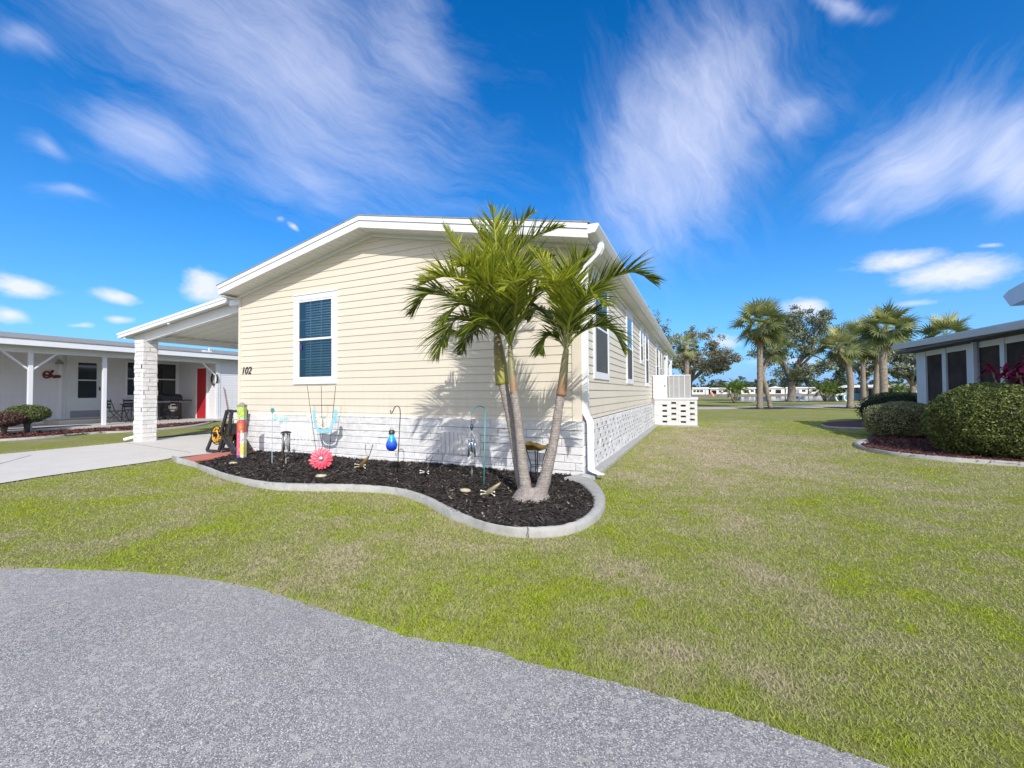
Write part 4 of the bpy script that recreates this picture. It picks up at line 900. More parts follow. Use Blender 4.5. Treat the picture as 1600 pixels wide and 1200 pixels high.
# ------------------------------------------------------------------ things in the front bed
# painted garden post
tp = G(377.5, 716, .05); tx, ty = tp[0], tp[1]
t_ = thing('garden_post', (tx, ty, .03), 'square garden post painted with a sun and pink panels, grey pyramid cap', 'garden post')
cols_ = {'pink': (.75, .06, .22), 'lime': (.45, .62, .05), 'orange': (.85, .28, .03), 'red': (.65, .05, .04), 'yel': (.72, .68, .10), 'blue': (.05, .07, .45), 'teal': (.05, .42, .42), 'white': (.75, .75, .72), 'mint': (.35, .66, .5)}
for k, v in list(cols_.items()):
    g_ = sum(v)/3; v = tuple(.78*c+.22*g_*.9 for c in v); M['p_'+k] = mat('post_'+k, v, .5, var=.25, vscale=25)
a_ = R(24+8); ca_, sa_ = math.cos(a_), math.sin(a_)
def rot2(x, y): return (tx+x*ca_-y*sa_, ty+x*sa_+y*ca_)
def pbox(mb, x0, x1, y0, y1, z0, z1, mi=0):
    c = [rot2(x0, y0), rot2(x1, y0), rot2(x1, y1), rot2(x0, y1)]
    mb.add([(*p, z0) for p in c]+[(*p, z1) for p in c], [(0, 3, 2, 1), (4, 5, 6, 7), (0, 1, 5, 4), (1, 2, 6, 5), (2, 3, 7, 6), (3, 0, 4, 7)], mi)
hw = .078
ml = [M['p_'+k] for k in ('lime', 'mint', 'red', 'pink', 'yel', 'blue', 'white', 'orange', 'teal')]
mb = MB(); pbox(mb, -hw, hw, -hw, hw, .03, 1.19); build('post', mb, M['p_white'], t_)
mb = MB(); e_ = .003
for (z0, z1, mi) in ((.95, 1.19, 0), (.90, .95, 1), (.62, .90, 2)): pbox(mb, -hw-e_, hw+e_, -hw-e_, hw+e_, z0+.001, z1, mi)
pbox(mb, -hw-e_, .0, -hw-e_, hw+e_, .13, .62, 3); pbox(mb, .0005, hw+e_, -hw-e_, hw+e_, .13, .38, 4); pbox(mb, .0005, hw+e_, -hw-e_, hw+e_, .381, .62, 6)
pbox(mb, -hw-e_, -.0, -hw-e_, hw+e_, .05, .129, 5); pbox(mb, .0005, hw+e_, -hw-e_, hw+e_, .07, .129, 6)
rs = random.Random(5)
for k in range(26):
    x = rs.uniform(-hw, hw-.02); z = rs.uniform(.1, 1.1); pbox(mb, x, x+rs.uniform(.01, .035), -hw-e_-.002, -hw, z, z+rs.uniform(.01, .05), rs.choice((0, 4, 7, 8, 5, 3, 2)))
build('painted_panel', mb, ml, t_)
def fpt(x, z, o=.0055): p = rot2(x, -hw-o); return (p[0], p[1], z)
mb = MB(); cx0, cz0 = 0, .76
for k in range(14):
    an = k/14*2*math.pi; r0, r1 = .03, .075 if k % 2 else .06; w_ = .2
    mb.add([fpt(cx0+r0*math.cos(an-w_), cz0+r0*1.4*math.sin(an-w_)), fpt(cx0+r0*math.cos(an+w_), cz0+r0*1.4*math.sin(an+w_)), fpt(cx0+r1*math.cos(an), cz0+r1*1.5*math.sin(an))], [(0, 1, 2)])
mb.add([fpt(cx0+.032*math.cos(i/12*2*math.pi), cz0+.04*math.sin(i/12*2*math.pi), .0065) for i in range(12)], [tuple(range(12))])
build('sun_motif', mb, M['p_orange'], t_)
mb = MB(); pbox(mb, -hw-.012, hw+.012, -hw-.012, hw+.012, 1.191, 1.215); c4 = [(*rot2(x*(hw+.012), y*(hw+.012)), 1.216) for x, y in ((-1, -1), (1, -1), (1, 1), (-1, 1))]; mb.add(c4+[(tx, ty, 1.29)], [(0, 1, 4), (1, 2, 4), (2, 3, 4), (3, 0, 4)])
build('post_cap', mb, mat('post_cap_grey', (.28, .25, .23), .7, var=.15, vscale=20), t_)
t_.scale = (.70, .70, .82)
# hose reel
hr = PY(352, 706, -.35); hx = hr[0]
h_ = thing('hose_reel', (hx, -.35, .03), 'black plastic hose reel cart holding a coiled yellow hose beside the painted post', 'hose reel')
def sideframe(y):
    mb = MB(); o = [(-.55, 0), (-.15, 0), (.28, .92), (.34, 1.02), (.46, 1.02), (.30, .60), (.20, .0), (.62, .0), (.66, .10), (.42, .42), (.52, 1.06), (.48, 1.12), (.18, 1.12), (.10, 1.0), (-.18, .48), (-.28, .42), (-.50, .06)]
    def seg(a, b, w): mb.bar((hx+a[0], y, .035+a[1]), (hx+b[0], y, .035+b[1]), w, .05, (0, 1, 0))
    for a, b, w in (((-.52, .03), (-.22, .50), .08), ((-.52, .03), (-.02, .03), .07), ((-.02, .03), (.16, .45), .08), ((-.22, .50), (.14, .50), .07), ((.05, .45), (.30, 1.08), .085), ((.30, 1.08), (.50, 1.08), .07), ((.50, 1.08), (.34, .42), .085), ((.30, .46), (.62, .10), .10), ((.16, .40), (.50, .10), .06)): seg(a, b, w)
    return mb
for y in (-.50, -.12): build('side_frame', sideframe(y), M['blackp'], h_, bevel=.01)
mb = MB(); mb.tube([(hx+.40, -.5, 1.10), (hx+.40, -.1, 1.10)], .03, 8); build('crossbar', mb, M['blackp'], h_); mb = MB(); mb.tube([(hx+.1, -.5, .06), (hx+.1, -.1, .06)], .02, 8); build('crossbar', mb, M['blackp'], h_)
for y in (-.48, -.16):
    mb = MB(); mb.lathe((hx-.14, y, .48), [(.02, -.01), (.245, -.01), (.25, .0), (.245, .012), (.02, .012)], 26, axis=(0, 1, 0))
    if y < -.4: mb = MB(); [mb.bar((hx-.14, y, .48), (hx-.14+.235*math.cos(k*math.pi/3), y, .48+.235*math.sin(k*math.pi/3)), .03, .012, (0, 1, 0)) for k in range(6)]; mb.tube([(hx-.14+.24*math.cos(k/20*6.2832), y, .48+.24*math.sin(k/20*6.2832)) for k in range(21)], .014, 6)
    build('reel_rim', mb, M['blackp'], h_, smooth=False)
M['hose'] = mat('yellow_hose', (.78, .42, .035), .35, var=.2, vscale=20)
mb = MB(); rs = random.Random(2)
for k in range(9):
    y = -.46+k*.034
    for r_ in (.21, .17, .13): mb.tube([(hx-.14+r_*math.cos(t/18*6.2832)*rs.uniform(.95, 1.04), y+.01*math.sin(t), .48+r_*math.sin(t/18*6.2832)*rs.uniform(.95, 1.04)) for t in range(19)], .014, 6)
for k in range(5):
    a0 = rs.uniform(0, 6); mb.tube(spline([(hx-.14+rs.uniform(.08, .2)*math.cos(a0+t*1.1), -.475-.012*k, .48+rs.uniform(.08, .2)*math.sin(a0+t*1.1)) for t in range(5)], 5), .013, 6)
build('hose', mb, M['hose'], h_, smooth=True)
mb = MB(); mb.lathe((hx+.58, -.50, .125), [(.01, -.03), (.09, -.03), (.105, -.02), (.105, .02), (.09, .03), (.01, .03)], 20, axis=(0, 1, 0)); build('wheel', mb, M['blackp'], h_, smooth=True)
mb = MB(); mb.lathe((hx+.58, -.12, .125), [(.01, -.03), (.09, -.03), (.105, -.02), (.105, .02), (.09, .03), (.01, .03)], 20, axis=(0, 1, 0)); build('wheel', mb, M['blackp'], h_, smooth=True)
mb = MB(); mb.box(hx+.12, hx+.40, -.45, -.15, .50, .78); build('storage_bin', mb, M['blackp'], h_, bevel=.02)
h_.scale = (.78, .78, .78)
# turquoise stake with word sign and hanging chime
M['teal'] = mat('turquoise_metal', (.06, .36, .36), .4, var=.1); M['aqua'] = mat('aqua_painted_steel', (.10, .38, .42), .4)
sp_ = G(425, 724, .05); sy = sp_[1]; sx = sp_[0]; top = PY(425.5, 643, sy)
s_t = thing('garden_stake', (sx, sy, .05), 'thin pale blue garden stake topped by a turquoise flower above a small word sign', 'garden stake')
mb = MB(); mb.tube([(sx, sy, .0), (sx, sy, top[2])], .006, 6); build('stake', mb, mat('pale_blue_steel', (.35, .50, .60), .4), s_t)
mb = MB()
for k in range(6): an = k*math.pi/3+.3; mb.lathe((sx+.02+.025*math.cos(an), sy-.01, top[2]+.02+.025*math.sin(an)), [(0.002, -.006), (.019, -.005), (.019, .005), (.002, .006)], 8, axis=(0, 1, 0))
build('flower_top', mb, M['teal'], s_t, smooth=True)
text('word_sign', 'PEACE', .125, mat('pale_teal_sign', (.42, .72, .74), .4), s_t, (sx+.05, sy-.005, top[2]-.155), (R(90), R(4), 0), 0, .004)
ce = PY(447, 655, sy); mb = MB(); mb.tube([(sx, sy, top[2]-.11), (sx+.2, sy, top[2]-.175), (ce[0], sy, ce[2])], .004, 5); build('stake_arm', mb, M['aqua'], s_t)
ch = thing('wind_chime', (ce[0], sy, ce[2]), 'grey tube wind chime with a dark domed top, hanging beside the thin pale blue stake', 'wind chime')
zt = PY(447, 675, sy)[2]; zb = PY(447, 709, sy)[2]
mb = MB(); mb.tube([(ce[0], sy, ce[2]), (ce[0], sy, zt)], .0025, 4); build('cord', mb, M['black'], ch)
mb = MB(); mb.lathe((ce[0], sy, zt-.01), [(.002, .028), (.05, .022), (.082, .0), (.082, -.01), (.002, -.01)], 18); build('chime_top', mb, M['black'], ch, smooth=True)
for k in range(6):
    an = k*math.pi/3; x, y = ce[0]+.052*math.cos(an), sy+.052*math.sin(an); mb = MB(); mb.tube([(x, y, zt-.03), (x, y, zb+.10*(k % 3)/3)], .0105, 8); build('chime_tube', mb, M['silver'] if k % 2 else M['grey'], ch, smooth=True)
mb = MB(); mb.tube([(ce[0], sy, zt-.02), (ce[0], sy, zb-.10)], .002, 4); mb.lathe((ce[0], sy, zt-.22), [(.002, .01), (.03, .0), (.002, -.01)], 10); mb.box(ce[0]-.012, ce[0]+.012, sy-.002, sy+.002, zb-.16, zb-.08); build('striker', mb, M['grey'], ch)
# trellis with butterfly
ty_ = -.42
tr_ = thing('wire_trellis', (-4.55, ty_, .05), 'fan of three thin black wires standing below the front window', 'trellis')
mb = MB()
for (a, b) in (((480, 603), (496, 712)), ((502, 603), (504, 712)), ((524.5, 603), (513, 712))):
    p, q = PY(*a, ty_), PY(*b, ty_); q[2] = .02; mb.tube([p, q], .0045, 5)
build('wire', mb, M['black'], tr_)
mb = MB(); p, q = PY(485.5, 633, ty_-.006), PY(521, 633, ty_-.006); mb.tube([p, q], .004, 5)
p, q = PY(489, 652, ty_-.006), PY(518.5, 652, ty_-.006); mb.tube([p, q], .003, 5); build('cross_wire', mb, M['black'], tr_)
bt = thing('butterfly_ornament', tuple(PY(505, 658, ty_-.02)), 'pale butterfly plaque with sky blue wing edges and coloured dots, hung on the wire trellis', 'ornament')
M['skyblue'] = mat('sky_blue_enamel', (.30, .62, .82), .35, var=.15, vscale=20); M['bcream'] = mat('butterfly_cream', (.80, .78, .68), .4, var=.1, vscale=30)
def plate(pts, y, th, mb): mb.prism([tuple(PY(px, py, y)) for px, py in pts], (0, th, 0))
mb = MB()
plate(spline([(488, 642), (491, 641), (492.5, 648), (492, 655), (494, 664), (498, 669.5), (505, 671), (512, 670), (516, 666), (517.5, 660), (519, 655), (521.5, 649), (522, 641), (525, 639.5), (527.5, 643), (526.5, 649), (527, 655), (524, 660), (520, 663), (519, 669), (516, 674), (508, 676.5), (499, 676), (494, 671), (490.5, 663), (489, 652)], 3, True), ty_-.03, .006, mb); build('wing_edge', mb, M['skyblue'], bt)
mb = MB()
plate([(493, 648), (499, 651), (504, 655), (504, 670), (499, 668), (494, 661)], ty_-.022, .004, mb); plate([(505, 655), (511, 651), (519, 646), (518, 656), (515, 665), (510, 669), (505, 670)], ty_-.022, .004, mb); build('wing', mb, M['bcream'], bt)
rs = random.Random(9); dm = [M['p_orange'], M['teal'], M['p_lime'], M['grey'], M['skyblue'], M['p_pink']]
for mi_ in range(6):
    mb = MB()
    for k in range(7):
        px, py = rs.uniform(494, 517), rs.uniform(651, 667); p = PY(px, py, ty_-.026); mb.lathe(p, [(.001, -.004), (.008, 0), (.001, .003)], 7, axis=(0, 1, 0))
    build('dot', mb, dm[mi_], bt)
mb = MB(); mb.lathe(PY(504.5, 660, ty_-.03), [(.002, -.10), (.010, -.06), (.012, .05), (.002, .09)], 8); build('butterfly_body', mb, M['silver'], bt, smooth=True)
# pink flower
fb = G(502, 733.5, .09); fp = PY(502, 717, fb[1]+.03); fl_ = thing('metal_flower', (fp[0], fp[1], .05), 'pink metal daisy with a grey centre in front of the wire trellis', 'flower ornament')
M['pink'] = mat('pink_petal', (.85, .10, .16), .4, var=.18, vscale=14)
nrm = Vector((CAM[0]-fp[0], CAM[1]-fp[1], .9)).normalized(); ax_ = nrm.cross(Vector((0, 0, 1))).normalized(); ay_ = ax_.cross(nrm)
cen = Vector(fp)
for layer, (n_, r_, w_, zo) in enumerate(((19, .165, .020, 0), (14, .125, .018, .02))):
    for k in range(n_):
        an = 2*math.pi*(k+.4*layer)/n_+random.uniform(-.05, .05); dv = ax_*math.cos(an)+ay_*math.sin(an); tv = nrm.cross(dv); mb = MB()
        rr0 = r_*random.uniform(.92, 1.05); vs = []
        for f, wf in ((.12, .3), (.45, .8), (.75, 1.05), (.92, .85), (1, .3)):
            c0 = cen+dv*rr0*f+nrm*(zo+.025*math.sin(f*2.6)-.01*f); vs += [c0-tv*w_*wf, c0+nrm*(-.007), c0+tv*w_*wf]
        mb.add(vs, [(3*j+a, 3*j+a+1, 3*j+a+4, 3*j+a+3) for j in range(4) for a in (0, 1)]); build('petal', mb, M['pink'], fl_, smooth=True)
mb = MB(); mb.lathe(cen+nrm*.02, [(.04, 0), (.037, .012), (.025, .018), (.001, .02)], 16, axis=nrm); build('flower_centre', mb, M['silver'], fl_, smooth=True)
mb = MB(); mb.tube([cen-nrm*.01, (fp[0]+.0, fp[1]+.12, .0)], .006, 6); build('stem', mb, M['black'], fl_)
# shepherd hooks
def hook(name, base, px_pole_top, arc, tip, label, m, yy=None, r=.0065):
    b_ = G(*base, .06); y = b_[1]; t = thing(name, (b_[0], y, .06), label, 'shepherd hook')
    pts = [np.array([b_[0], y, .0])]+[PY(*px_pole_top, y)]+[PY(*a, y) for a in arc]
    mb = MB(); mb.tube([pts[0], pts[1]], r, 7); build('pole', mb, m, t, smooth=True)
    mb = MB(); mb.tube(spline(pts[1:], 6), r, 7); build('crook', mb, m, t, smooth=True)
    return PY(*tip, y), y, t
tipb, yb, _ = hook('shepherd_hook', (620.5, 739), (625.5, 648), [(624.5, 638), (620.5, 634.3), (616.5, 637), (614, 642.5), (612, 645.6), (610.5, 645), (610.6, 641)], (612, 645.5), 'black shepherd hook holding the blue glass bulb', M['black'])
tipt, yt, _ = hook('shepherd_hook', (756, 759), (758, 645), [(757, 638), (751, 634.2), (745, 635.5), (740, 641), (737.5, 645), (735.5, 644.5), (735.5, 641)], (737, 645), 'turquoise shepherd hook holding the long wind chime', M['teal'])
lb = thing('bulb_lantern', tuple(tipb), 'blue glass bulb lantern with a bronze cap hanging on the black shepherd hook', 'lantern')
cz_ = PY(612.5, 690, yb); sc_ = (PY(612, 705, yb)[2]-PY(612, 672, yb)[2])
zt_, zb_ = PY(612, 678, yb)[2], PY(612, 705, yb)[2]; hb = zt_-zb_; rx = hb*.33
m, nt, b = newmat('blue_bulb_glass'); gm = N(nt, 'ShaderNodeNewGeometry'); s3 = N(nt, 'ShaderNodeSeparateXYZ'); nt.links.new(gm.outputs['Position'], s3.inputs[0]); mr = N(nt, 'ShaderNodeMapRange'); mr.inputs[1].default_value = zb_; mr.inputs[2].default_value = zt_; nt.links.new(s3.outputs[2], mr.inputs[0])
nt.links.new(ramp(nt, mr.outputs[0], [(0, (.015, .02, .40)), (.5, (.01, .10, .75)), (.85, (.01, .45, .80)), (1, (.02, .6, .7))]), b.inputs['Base Color']); b.inputs['Roughness'].default_value = .08; b.inputs['Coat Weight'].default_value = .6
mb = MB(); mb.lathe((tipb[0], yb, zb_), [(.001, 0), (rx*.45, hb*.03), (rx*.85, hb*.14), (rx, hb*.32), (rx*.92, hb*.5), (rx*.62, hb*.74), (rx*.42, hb*.88), (rx*.38, hb)], 24); build('glass_bulb', mb, m, lb, smooth=True)
mb = MB(); mb.lathe((tipb[0], yb, zt_-.003), [(.040, 0), (.046, .008), (.04, .02), (.044, .045), (.03, .06), (.002, .062)], 18); mb.tube([(tipb[0]+.03, yb, zt_+.03), (tipb[0]+.06, yb, zt_+.03)], .009, 8); build('cap', mb, mat('bronze', (.10, .075, .055), .4, .6), lb, smooth=True)
mb = MB(); mb.tube([(tipb[0]+.03*math.cos(t/10*math.pi), yb, zt_+.055+.035*math.sin(t/10*math.pi)) for t in range(11)], .0035, 5); mb.tube([(tipb[0], yb, zt_+.09), tuple(tipb)], .0015, 4); build('hanging_wire', mb, M['silver'], lb)
wc = thing('wind_chime', tuple(tipt), 'long wind chime with a faceted drop and metal tubes hanging on the turquoise shepherd hook', 'wind chime')
x0 = tipt[0]; zz = lambda py: PY(737, py, yt)[2]
mb = MB(); mb.tube([(x0, yt, zz(645)), (x0, yt, zz(664))], .002, 4); mb.tube([(x0-.0, yt, zz(657)), (x0-.016, yt, zz(661)), (x0, yt, zz(664)), (x0+.016, yt, zz(661)), (x0, yt, zz(657))], .002, 4); build('cord', mb, M['black'], wc)
mb = MB(); mb.lathe((x0, yt, zz(674)), [(.001, 0), (.006, .015), (.024, zz(666)-zz(674)-.01), (.015, zz(663)-zz(674)), (.001, zz(662)-zz(674))], 8); build('faceted_drop', mb, mat('dark_teal_glass', (.04, .08, .10), .2), wc)
mb = MB(); zr_ = zz(684); mb.tube([(x0+.045*math.cos(t/16*6.2832), yt+.045*math.sin(t/16*6.2832), zr_) for t in range(17)], .005, 5)
for k in range(6): an = k*math.pi/3; mb.tube([(x0, yt, zz(673)), (x0+.045*math.cos(an), yt+.045*math.sin(an), zr_)], .0018, 4)
build('chime_ring', mb, M['silver'], wc)
for k in range(6):
    an = k*math.pi/3+.2; x, y = x0+.043*math.cos(an), yt+.043*math.sin(an); mb = MB(); mb.tube([(x, y, zr_-.02), (x, y, zz(714)+.03*(k % 3))], .0095, 8); build('chime_tube', mb, mat('blue_grey_tube', (.28, .34, .42), .25, .7), wc, smooth=True)
mb = MB(); mb.tube([(x0, yt, zr_), (x0, yt, zz(733))], .0018, 4); mb.lathe((x0, yt, zz(715)), [(.001, -.012), (.016, 0), (.001, .012)], 10); mb.prism([(x0, yt, zz(731)), (x0+.016, yt, zz(737)), (x0, yt, zz(745)), (x0-.016, yt, zz(737))], (0, .004, 0)); build('striker', mb, M['silver'], wc)
# bird bath
bb = PY(838, 745, -.42); bx_, by_ = PY(838, 700, -.42)[0], -.42; zb0 = PY(838, 703, by_)[2]
bbt = thing('bird_bath', (bx_, by_, .05), 'gold leaf-shaped bird bath bowl on a curved black wire stand behind the palm trunks', 'bird bath')
M['gold'] = mat('gold_bowl', (.42, .27, .05), .4, .5, var=.35, vscale=14)
mb = MB(); prof = [(.001, .0), (.08, .004), (.15, .03), (.19, .065), (.20, .07), (.185, .072), (.14, .045), (.07, .018), (.001, .014)]
mb.lathe((bx_, by_, zb0), prof, 28)
for i, v in enumerate(mb.v):
    an = math.atan2(v[1]-by_, v[0]-bx_); rr_ = math.hypot(v[0]-bx_, v[1]-by_); mb.v[i] = (v[0], v[1], v[2]+rr_*.13*math.sin(3*an+.6)+rr_*.05*math.sin(8*an))
build('bowl', mb, M['gold'], bbt, smooth=True)
for k in range(4):
    an = k*math.pi/2+.5; cx_, sx_ = math.cos(an), math.sin(an); mb = MB(); mb.tube(spline([(bx_+.14*cx_, by_+.14*sx_, zb0+.02), (bx_+.10*cx_, by_+.10*sx_, zb0-.12), (bx_+.075*cx_, by_+.075*sx_, zb0-.22), (bx_+.10*cx_, by_+.10*sx_, .05), (bx_+.13*cx_, by_+.13*sx_, .0)], 5), .0075, 6); build('leg', mb, M['black'], bbt, smooth=True)
mb = MB(); mb.tube([(bx_+.078*math.cos(t/16*6.2832), by_+.078*math.sin(t/16*6.2832), zb0-.21) for t in range(17)], .005, 5); build('brace_ring', mb, M['black'], bbt)
# metal insect stakes, stones
def insect(px, py, s, label, colr, lean):
    p = G(px, py, .07); t = thing('insect_ornament', (p[0], p[1], .06), label, 'ornament', None)
    x, y, z = p[0], p[1], p[2]
    mb = MB(); mb.tube([(x-lean*.6*s, y, z-.01), (x, y, z+.06*s), (x+lean*s, y+.01, z+.17*s)], [.012*s, .034*s, .012*s], 8); build('body', mb, colr, t, smooth=True)
    mb = MB()
    for q in (-1, 1): mb.tube([(x+lean*s, y, z+.15*s), (x+lean*s+q*.05*s, y, z+.25*s), (x+lean*s+q*.06*s+.02, y, z+.33*s)], .005*s, 4)
    build('feeler', mb, M['black'], t)
    mb = MB()
    for q in (-1, 1):
        for h in (0, 1): mb.tube([(x, y, z+.05*s), (x+q*.08*s, y-.04, z+.03+.04*h*s)], .004, 4); mb.lathe((x+q*.085*s, y-.045, z+.03+.04*h*s), [(.001, -.011), (.011, 0), (.001, .011)], 8)
    build('bead', mb, M['bcream'], t)
insect(566, 733, 1.15, 'small brown and gold metal insect between the pink flower and the black hook', mat('gold_brown', (.20, .12, .03), .4, .3, var=.4, vscale=40), .10)
insect(666, 742, .8, 'low dark metal insect with pale beads between the two shepherd hooks', M['blackp'], .05)
insect(765, 776, .95, 'metal insect with pale wing rods just right of the turquoise hook', mat('tan_metal', (.30, .26, .16), .5, .3), .14)
M['stone'] = mat('pale_stone', (.50, .46, .32), .8, var=.2, vscale=25, bmp=.5, bscale=60)
for (px, py, sx_, lab) in ((502, 744, .085, 'flat tan stone lying in the black mulch below the pink flower'), (727, 767, .075, 'rounded yellowish stone in the black mulch left of the turquoise hook'), (364, 724, .08, 'flat pale stone in the mulch near the foot of the painted post')):
    p = G(px, py, .075); mb = MB(); mb.lathe((p[0], p[1], p[2]-.015), [(.001, 0), (.8*sx_, .004), (sx_, .02), (.8*sx_, .035), (.001, .042)], 9)
    mb.v = [(p[0]+(v[0]-p[0])*random.uniform(.85, 1.15), p[1]+(v[1]-p[1])*random.uniform(.55, .8), v[2]) for v in mb.v]
    tag(build('stone', mb, M['stone'], smooth=True), lab, 'stone')
mb = MB(); p = G(913, 752, 0); mb.lathe((.09, -.17, -.01), [(.10, 0), (.11, .05), (.07, .10), (.001, .115)], 12); o = build('stone', mb, M['curb'], smooth=True); tag(o, 'round white concrete lump at the corner of the skirting by the downspout', 'stone')

# ------------------------------------------------------------------ left neighbour: white house with a porch
NB = thing('porch_house', (-21, 2, 0), 'low white house with a long shaded porch at the left edge', 'house')
xb, xp, xf = -21.5, -18.45, -17.9
def lap(mb, o, du, nrm, width, z0, z1, s=.115, lip=.012):
    o, du, nrm = Vector(o), Vector(du), Vector(nrm); z = z0
    while z < z1-.01:
        zt = min(z+s, z1); a, b_ = o+du*0, o+du*width
        mb.add([a+nrm*lip+Vector((0, 0, z)), b_+nrm*lip+Vector((0, 0, z)), b_+Vector((0, 0, zt)), a+Vector((0, 0, zt))], [(0, 1, 2, 3)])
        mb.add([a+nrm*lip+Vector((0, 0, z)), b_+nrm*lip+Vector((0, 0, z)), b_-nrm*.01+Vector((0, 0, z)), a-nrm*.01+Vector((0, 0, z))], [(0, 1, 2, 3)]); z = zt
mb = MB(); lap(mb, (xb, -9, 0), (0, 1, 0), (1, 0, 0), 15.15, .12, 2.95); build('back_wall', mb, M['white_vinyl'], NB)
mb = MB(); lap(mb, (xb, 6.15, 0), (1, 0, 0), (0, -1, 0), xp-xb-.0, .02, 2.85); build('shed_front_wall', mb, M['white_vinyl'], NB)
mb = MB(); lap(mb, (xp, 6.15, 0), (0, 1, 0), (1, 0, 0), 4.5, .02, 2.85); build('shed_side_wall', mb, M['white_vinyl'], NB)
for b6 in ((xp-.02, xp+.03, 6.12, 6.24, .0, 2.85), (xb, xb+.06, 6.05, 6.14, .1, 2.9), (xb, xb+.05, 1.98, 2.08, .1, 2.9)): mb = MB(); mb.box(*b6); build('corner_board', mb, M['trim'], NB)
mb = MB(); mb.box(-24.5, xb-.01, -9, 10.6, 0, 2.9); build('house_wall', mb, M['white_vinyl'], NB)
mb = MB(); mb.box(xb-.5, xf+.05, -9, 7.2, -.03, .10); build('porch_slab', mb, M['slab'], NB, bevel=.01)
mb = MB(); mb.box(xb+.02, xb+1.25, 1.6, 3.6, .10, .26); build('porch_step', mb, M['slab'], NB, bevel=.01)
def nroof(x): return 3.02+(xf-x)*.13
mb = MB(); mb.add([(xf+.03, -9.2, nroof(xf)), (xf+.03, 10.9, nroof(xf)), (-23, 10.9, nroof(-23)), (-23, -9.2, nroof(-23)), (xf+.03, -9.2, nroof(xf)-.02), (xf+.03, 10.9, nroof(xf)-.02), (-23, 10.9, nroof(-23)-.02), (-23, -9.2, nroof(-23)-.02), (-28, 10.9, 3.0), (-28, -9.2, 3.0)], [(0, 1, 2, 3), (7, 6, 5, 4), (0, 4, 5, 1), (1, 5, 6, 2), (0, 3, 7, 4), (3, 2, 8, 9)])
nr_ = build('roof', mb, M['shingle'], NB)
mb = MB(); mb.box(xf-.03, xf, -9.2, 10.9, 2.80, 2.998); build('fascia', mb, M['trim'], nr_)
mb = MB(); mb.box(xf-.18, xf-.031, -9.1, 10.8, 2.80, 2.82); mb.box(xb-.1, xf-.181, -9.1, 10.8, 2.90, 2.93); build('porch_ceiling', mb, M['soffit'], nr_)
mb = MB(); mb.box(xp-.06, xp+.06, -9.0, 6.1, 2.60, 2.82); build('porch_beam', mb, M['trim'], NB)
for y in (-3.6, -1.65, .30, 2.17, 6.10) : mb = MB(); mb.box(xp-.055, xp+.055, y-.055, y+.055, .10, 2.60); build('porch_post', mb, M['trim'], NB, bevel=.006)
mb = MB()
for y, q in ((.30, -1), (.30, 1), (6.1, -1)):
    mb.bar((xp, y+.04*q, 2.05), (xp, y+.62*q, 2.62), .05, .07, (1, 0, 0))
build('brace', mb, M['trim'], NB)
mb = MB(); p, q = PX(320, 551, -18.6), PX(331, 544, -18.6); mb.box(-18.85, -18.6, p[1], q[1], 3.08, 3.18); mb.tube([(-18.8, q[1], 3.16), (-18.8, q[1], 3.32)], .03, 8); build('roof_vent', mb, M['alum'], nr_)
# door, windows
y0, y1 = 2.30, 3.25
mb = MB(); mb.box(xb+.0, xb+.05, y0-.10, y1+.10, .26, 2.80); d_ = build('storm_door', mb, mat('door_white', (.62, .66, .68), .5, var=.03), NB, bevel=.005)
mb = MB(); mb.box(xb+.051, xb+.056, 2.54, 3.11, 1.09, 2.53); build('door_glass', mb, M['dglass'], d_)
mb = MB(); mb.box(xb+.057, xb+.066, 2.54, 3.11, 1.80, 1.84); build('door_rail', mb, M['trim'], d_)
mb = MB(); mb.box(xb+.051, xb+.06, y0+.02, y1-.02, .30, .58); build('kick_plate', mb, mat('kickplate', (.28, .28, .34), .5), d_)
mb = MB(); mb.box(xb+.06, xb+.10, y1-.06, y1-.03, 1.4, 1.55); build('handle', mb, M['black'], d_)
for (a, c) in ((4.15, 4.75), (4.95, 6.0)):
    mb = MB(); mb.box(xb+.0, xb+.045, a-.07, c+.07, 1.12, 2.72); w_ = build('window', mb, M['trim'], NB, bevel=.004)
    mb = MB(); mb.box(xb+.046, xb+.05, a, c, 1.20, 2.64); build('pane', mb, M['dglass'], w_)
    mb = MB(); mb.box(xb+.051, xb+.065, a, c, 1.90, 1.95); build('sash', mb, M['trim'], w_)
mb = MB(); mb.box(-19.95, -19.20, 6.10, 6.135, .05, 2.45); mb = MB(); mb.box(-20.0, -19.93, 6.09, 6.138, .05, 2.5); mb.box(-19.22, -19.15, 6.09, 6.138, .05, 2.5); mb.box(-20.0, -19.15, 6.09, 6.138, 2.42, 2.50); df = build('shed_door_frame', mb, M['trim'], NB)
mb = MB(); mb.box(-19.93, -19.22, 6.105, 6.136, .10, 2.42); build('shed_door', mb, M['red'], NB, bevel=.004)
# wall light, sign, wreath
lt = PX(92, 566, xb+.1); mb = MB(); mb.lathe((xb+.16, lt[1], lt[2]-.08), [(.13, 0), (.10, .07), (.04, .11), (.03, .18), (.001, .19)], 14); mb.box(xb, xb+.16, lt[1]-.02, lt[1]+.02, lt[2]+.06, lt[2]+.10); build('wall_light', mb, M['grey'], NB, smooth=True)
a = PX(80.5, 586, xb+.04)
sg = thing('script_sign', (xb+.03, a[1], a[2]), 'dark red metal script word sign on the shaded porch wall left of the storm door', 'sign')
mb = MB(); pa = lambda px, py: tuple(PX(px, py, xb+.04))
mb.tube([pa(73+5.2*math.cos(t/24*6.2832+.5), 585.5+5*math.sin(t/24*6.2832+.5)) for t in range(25)], .03, 6)
mb.tube(spline([pa(*p) for p in ((69, 584), (72, 586.5), (76, 586), (80, 583), (83, 580), (81.5, 579), (80, 583), (79.5, 590))], 5), .026, 6)
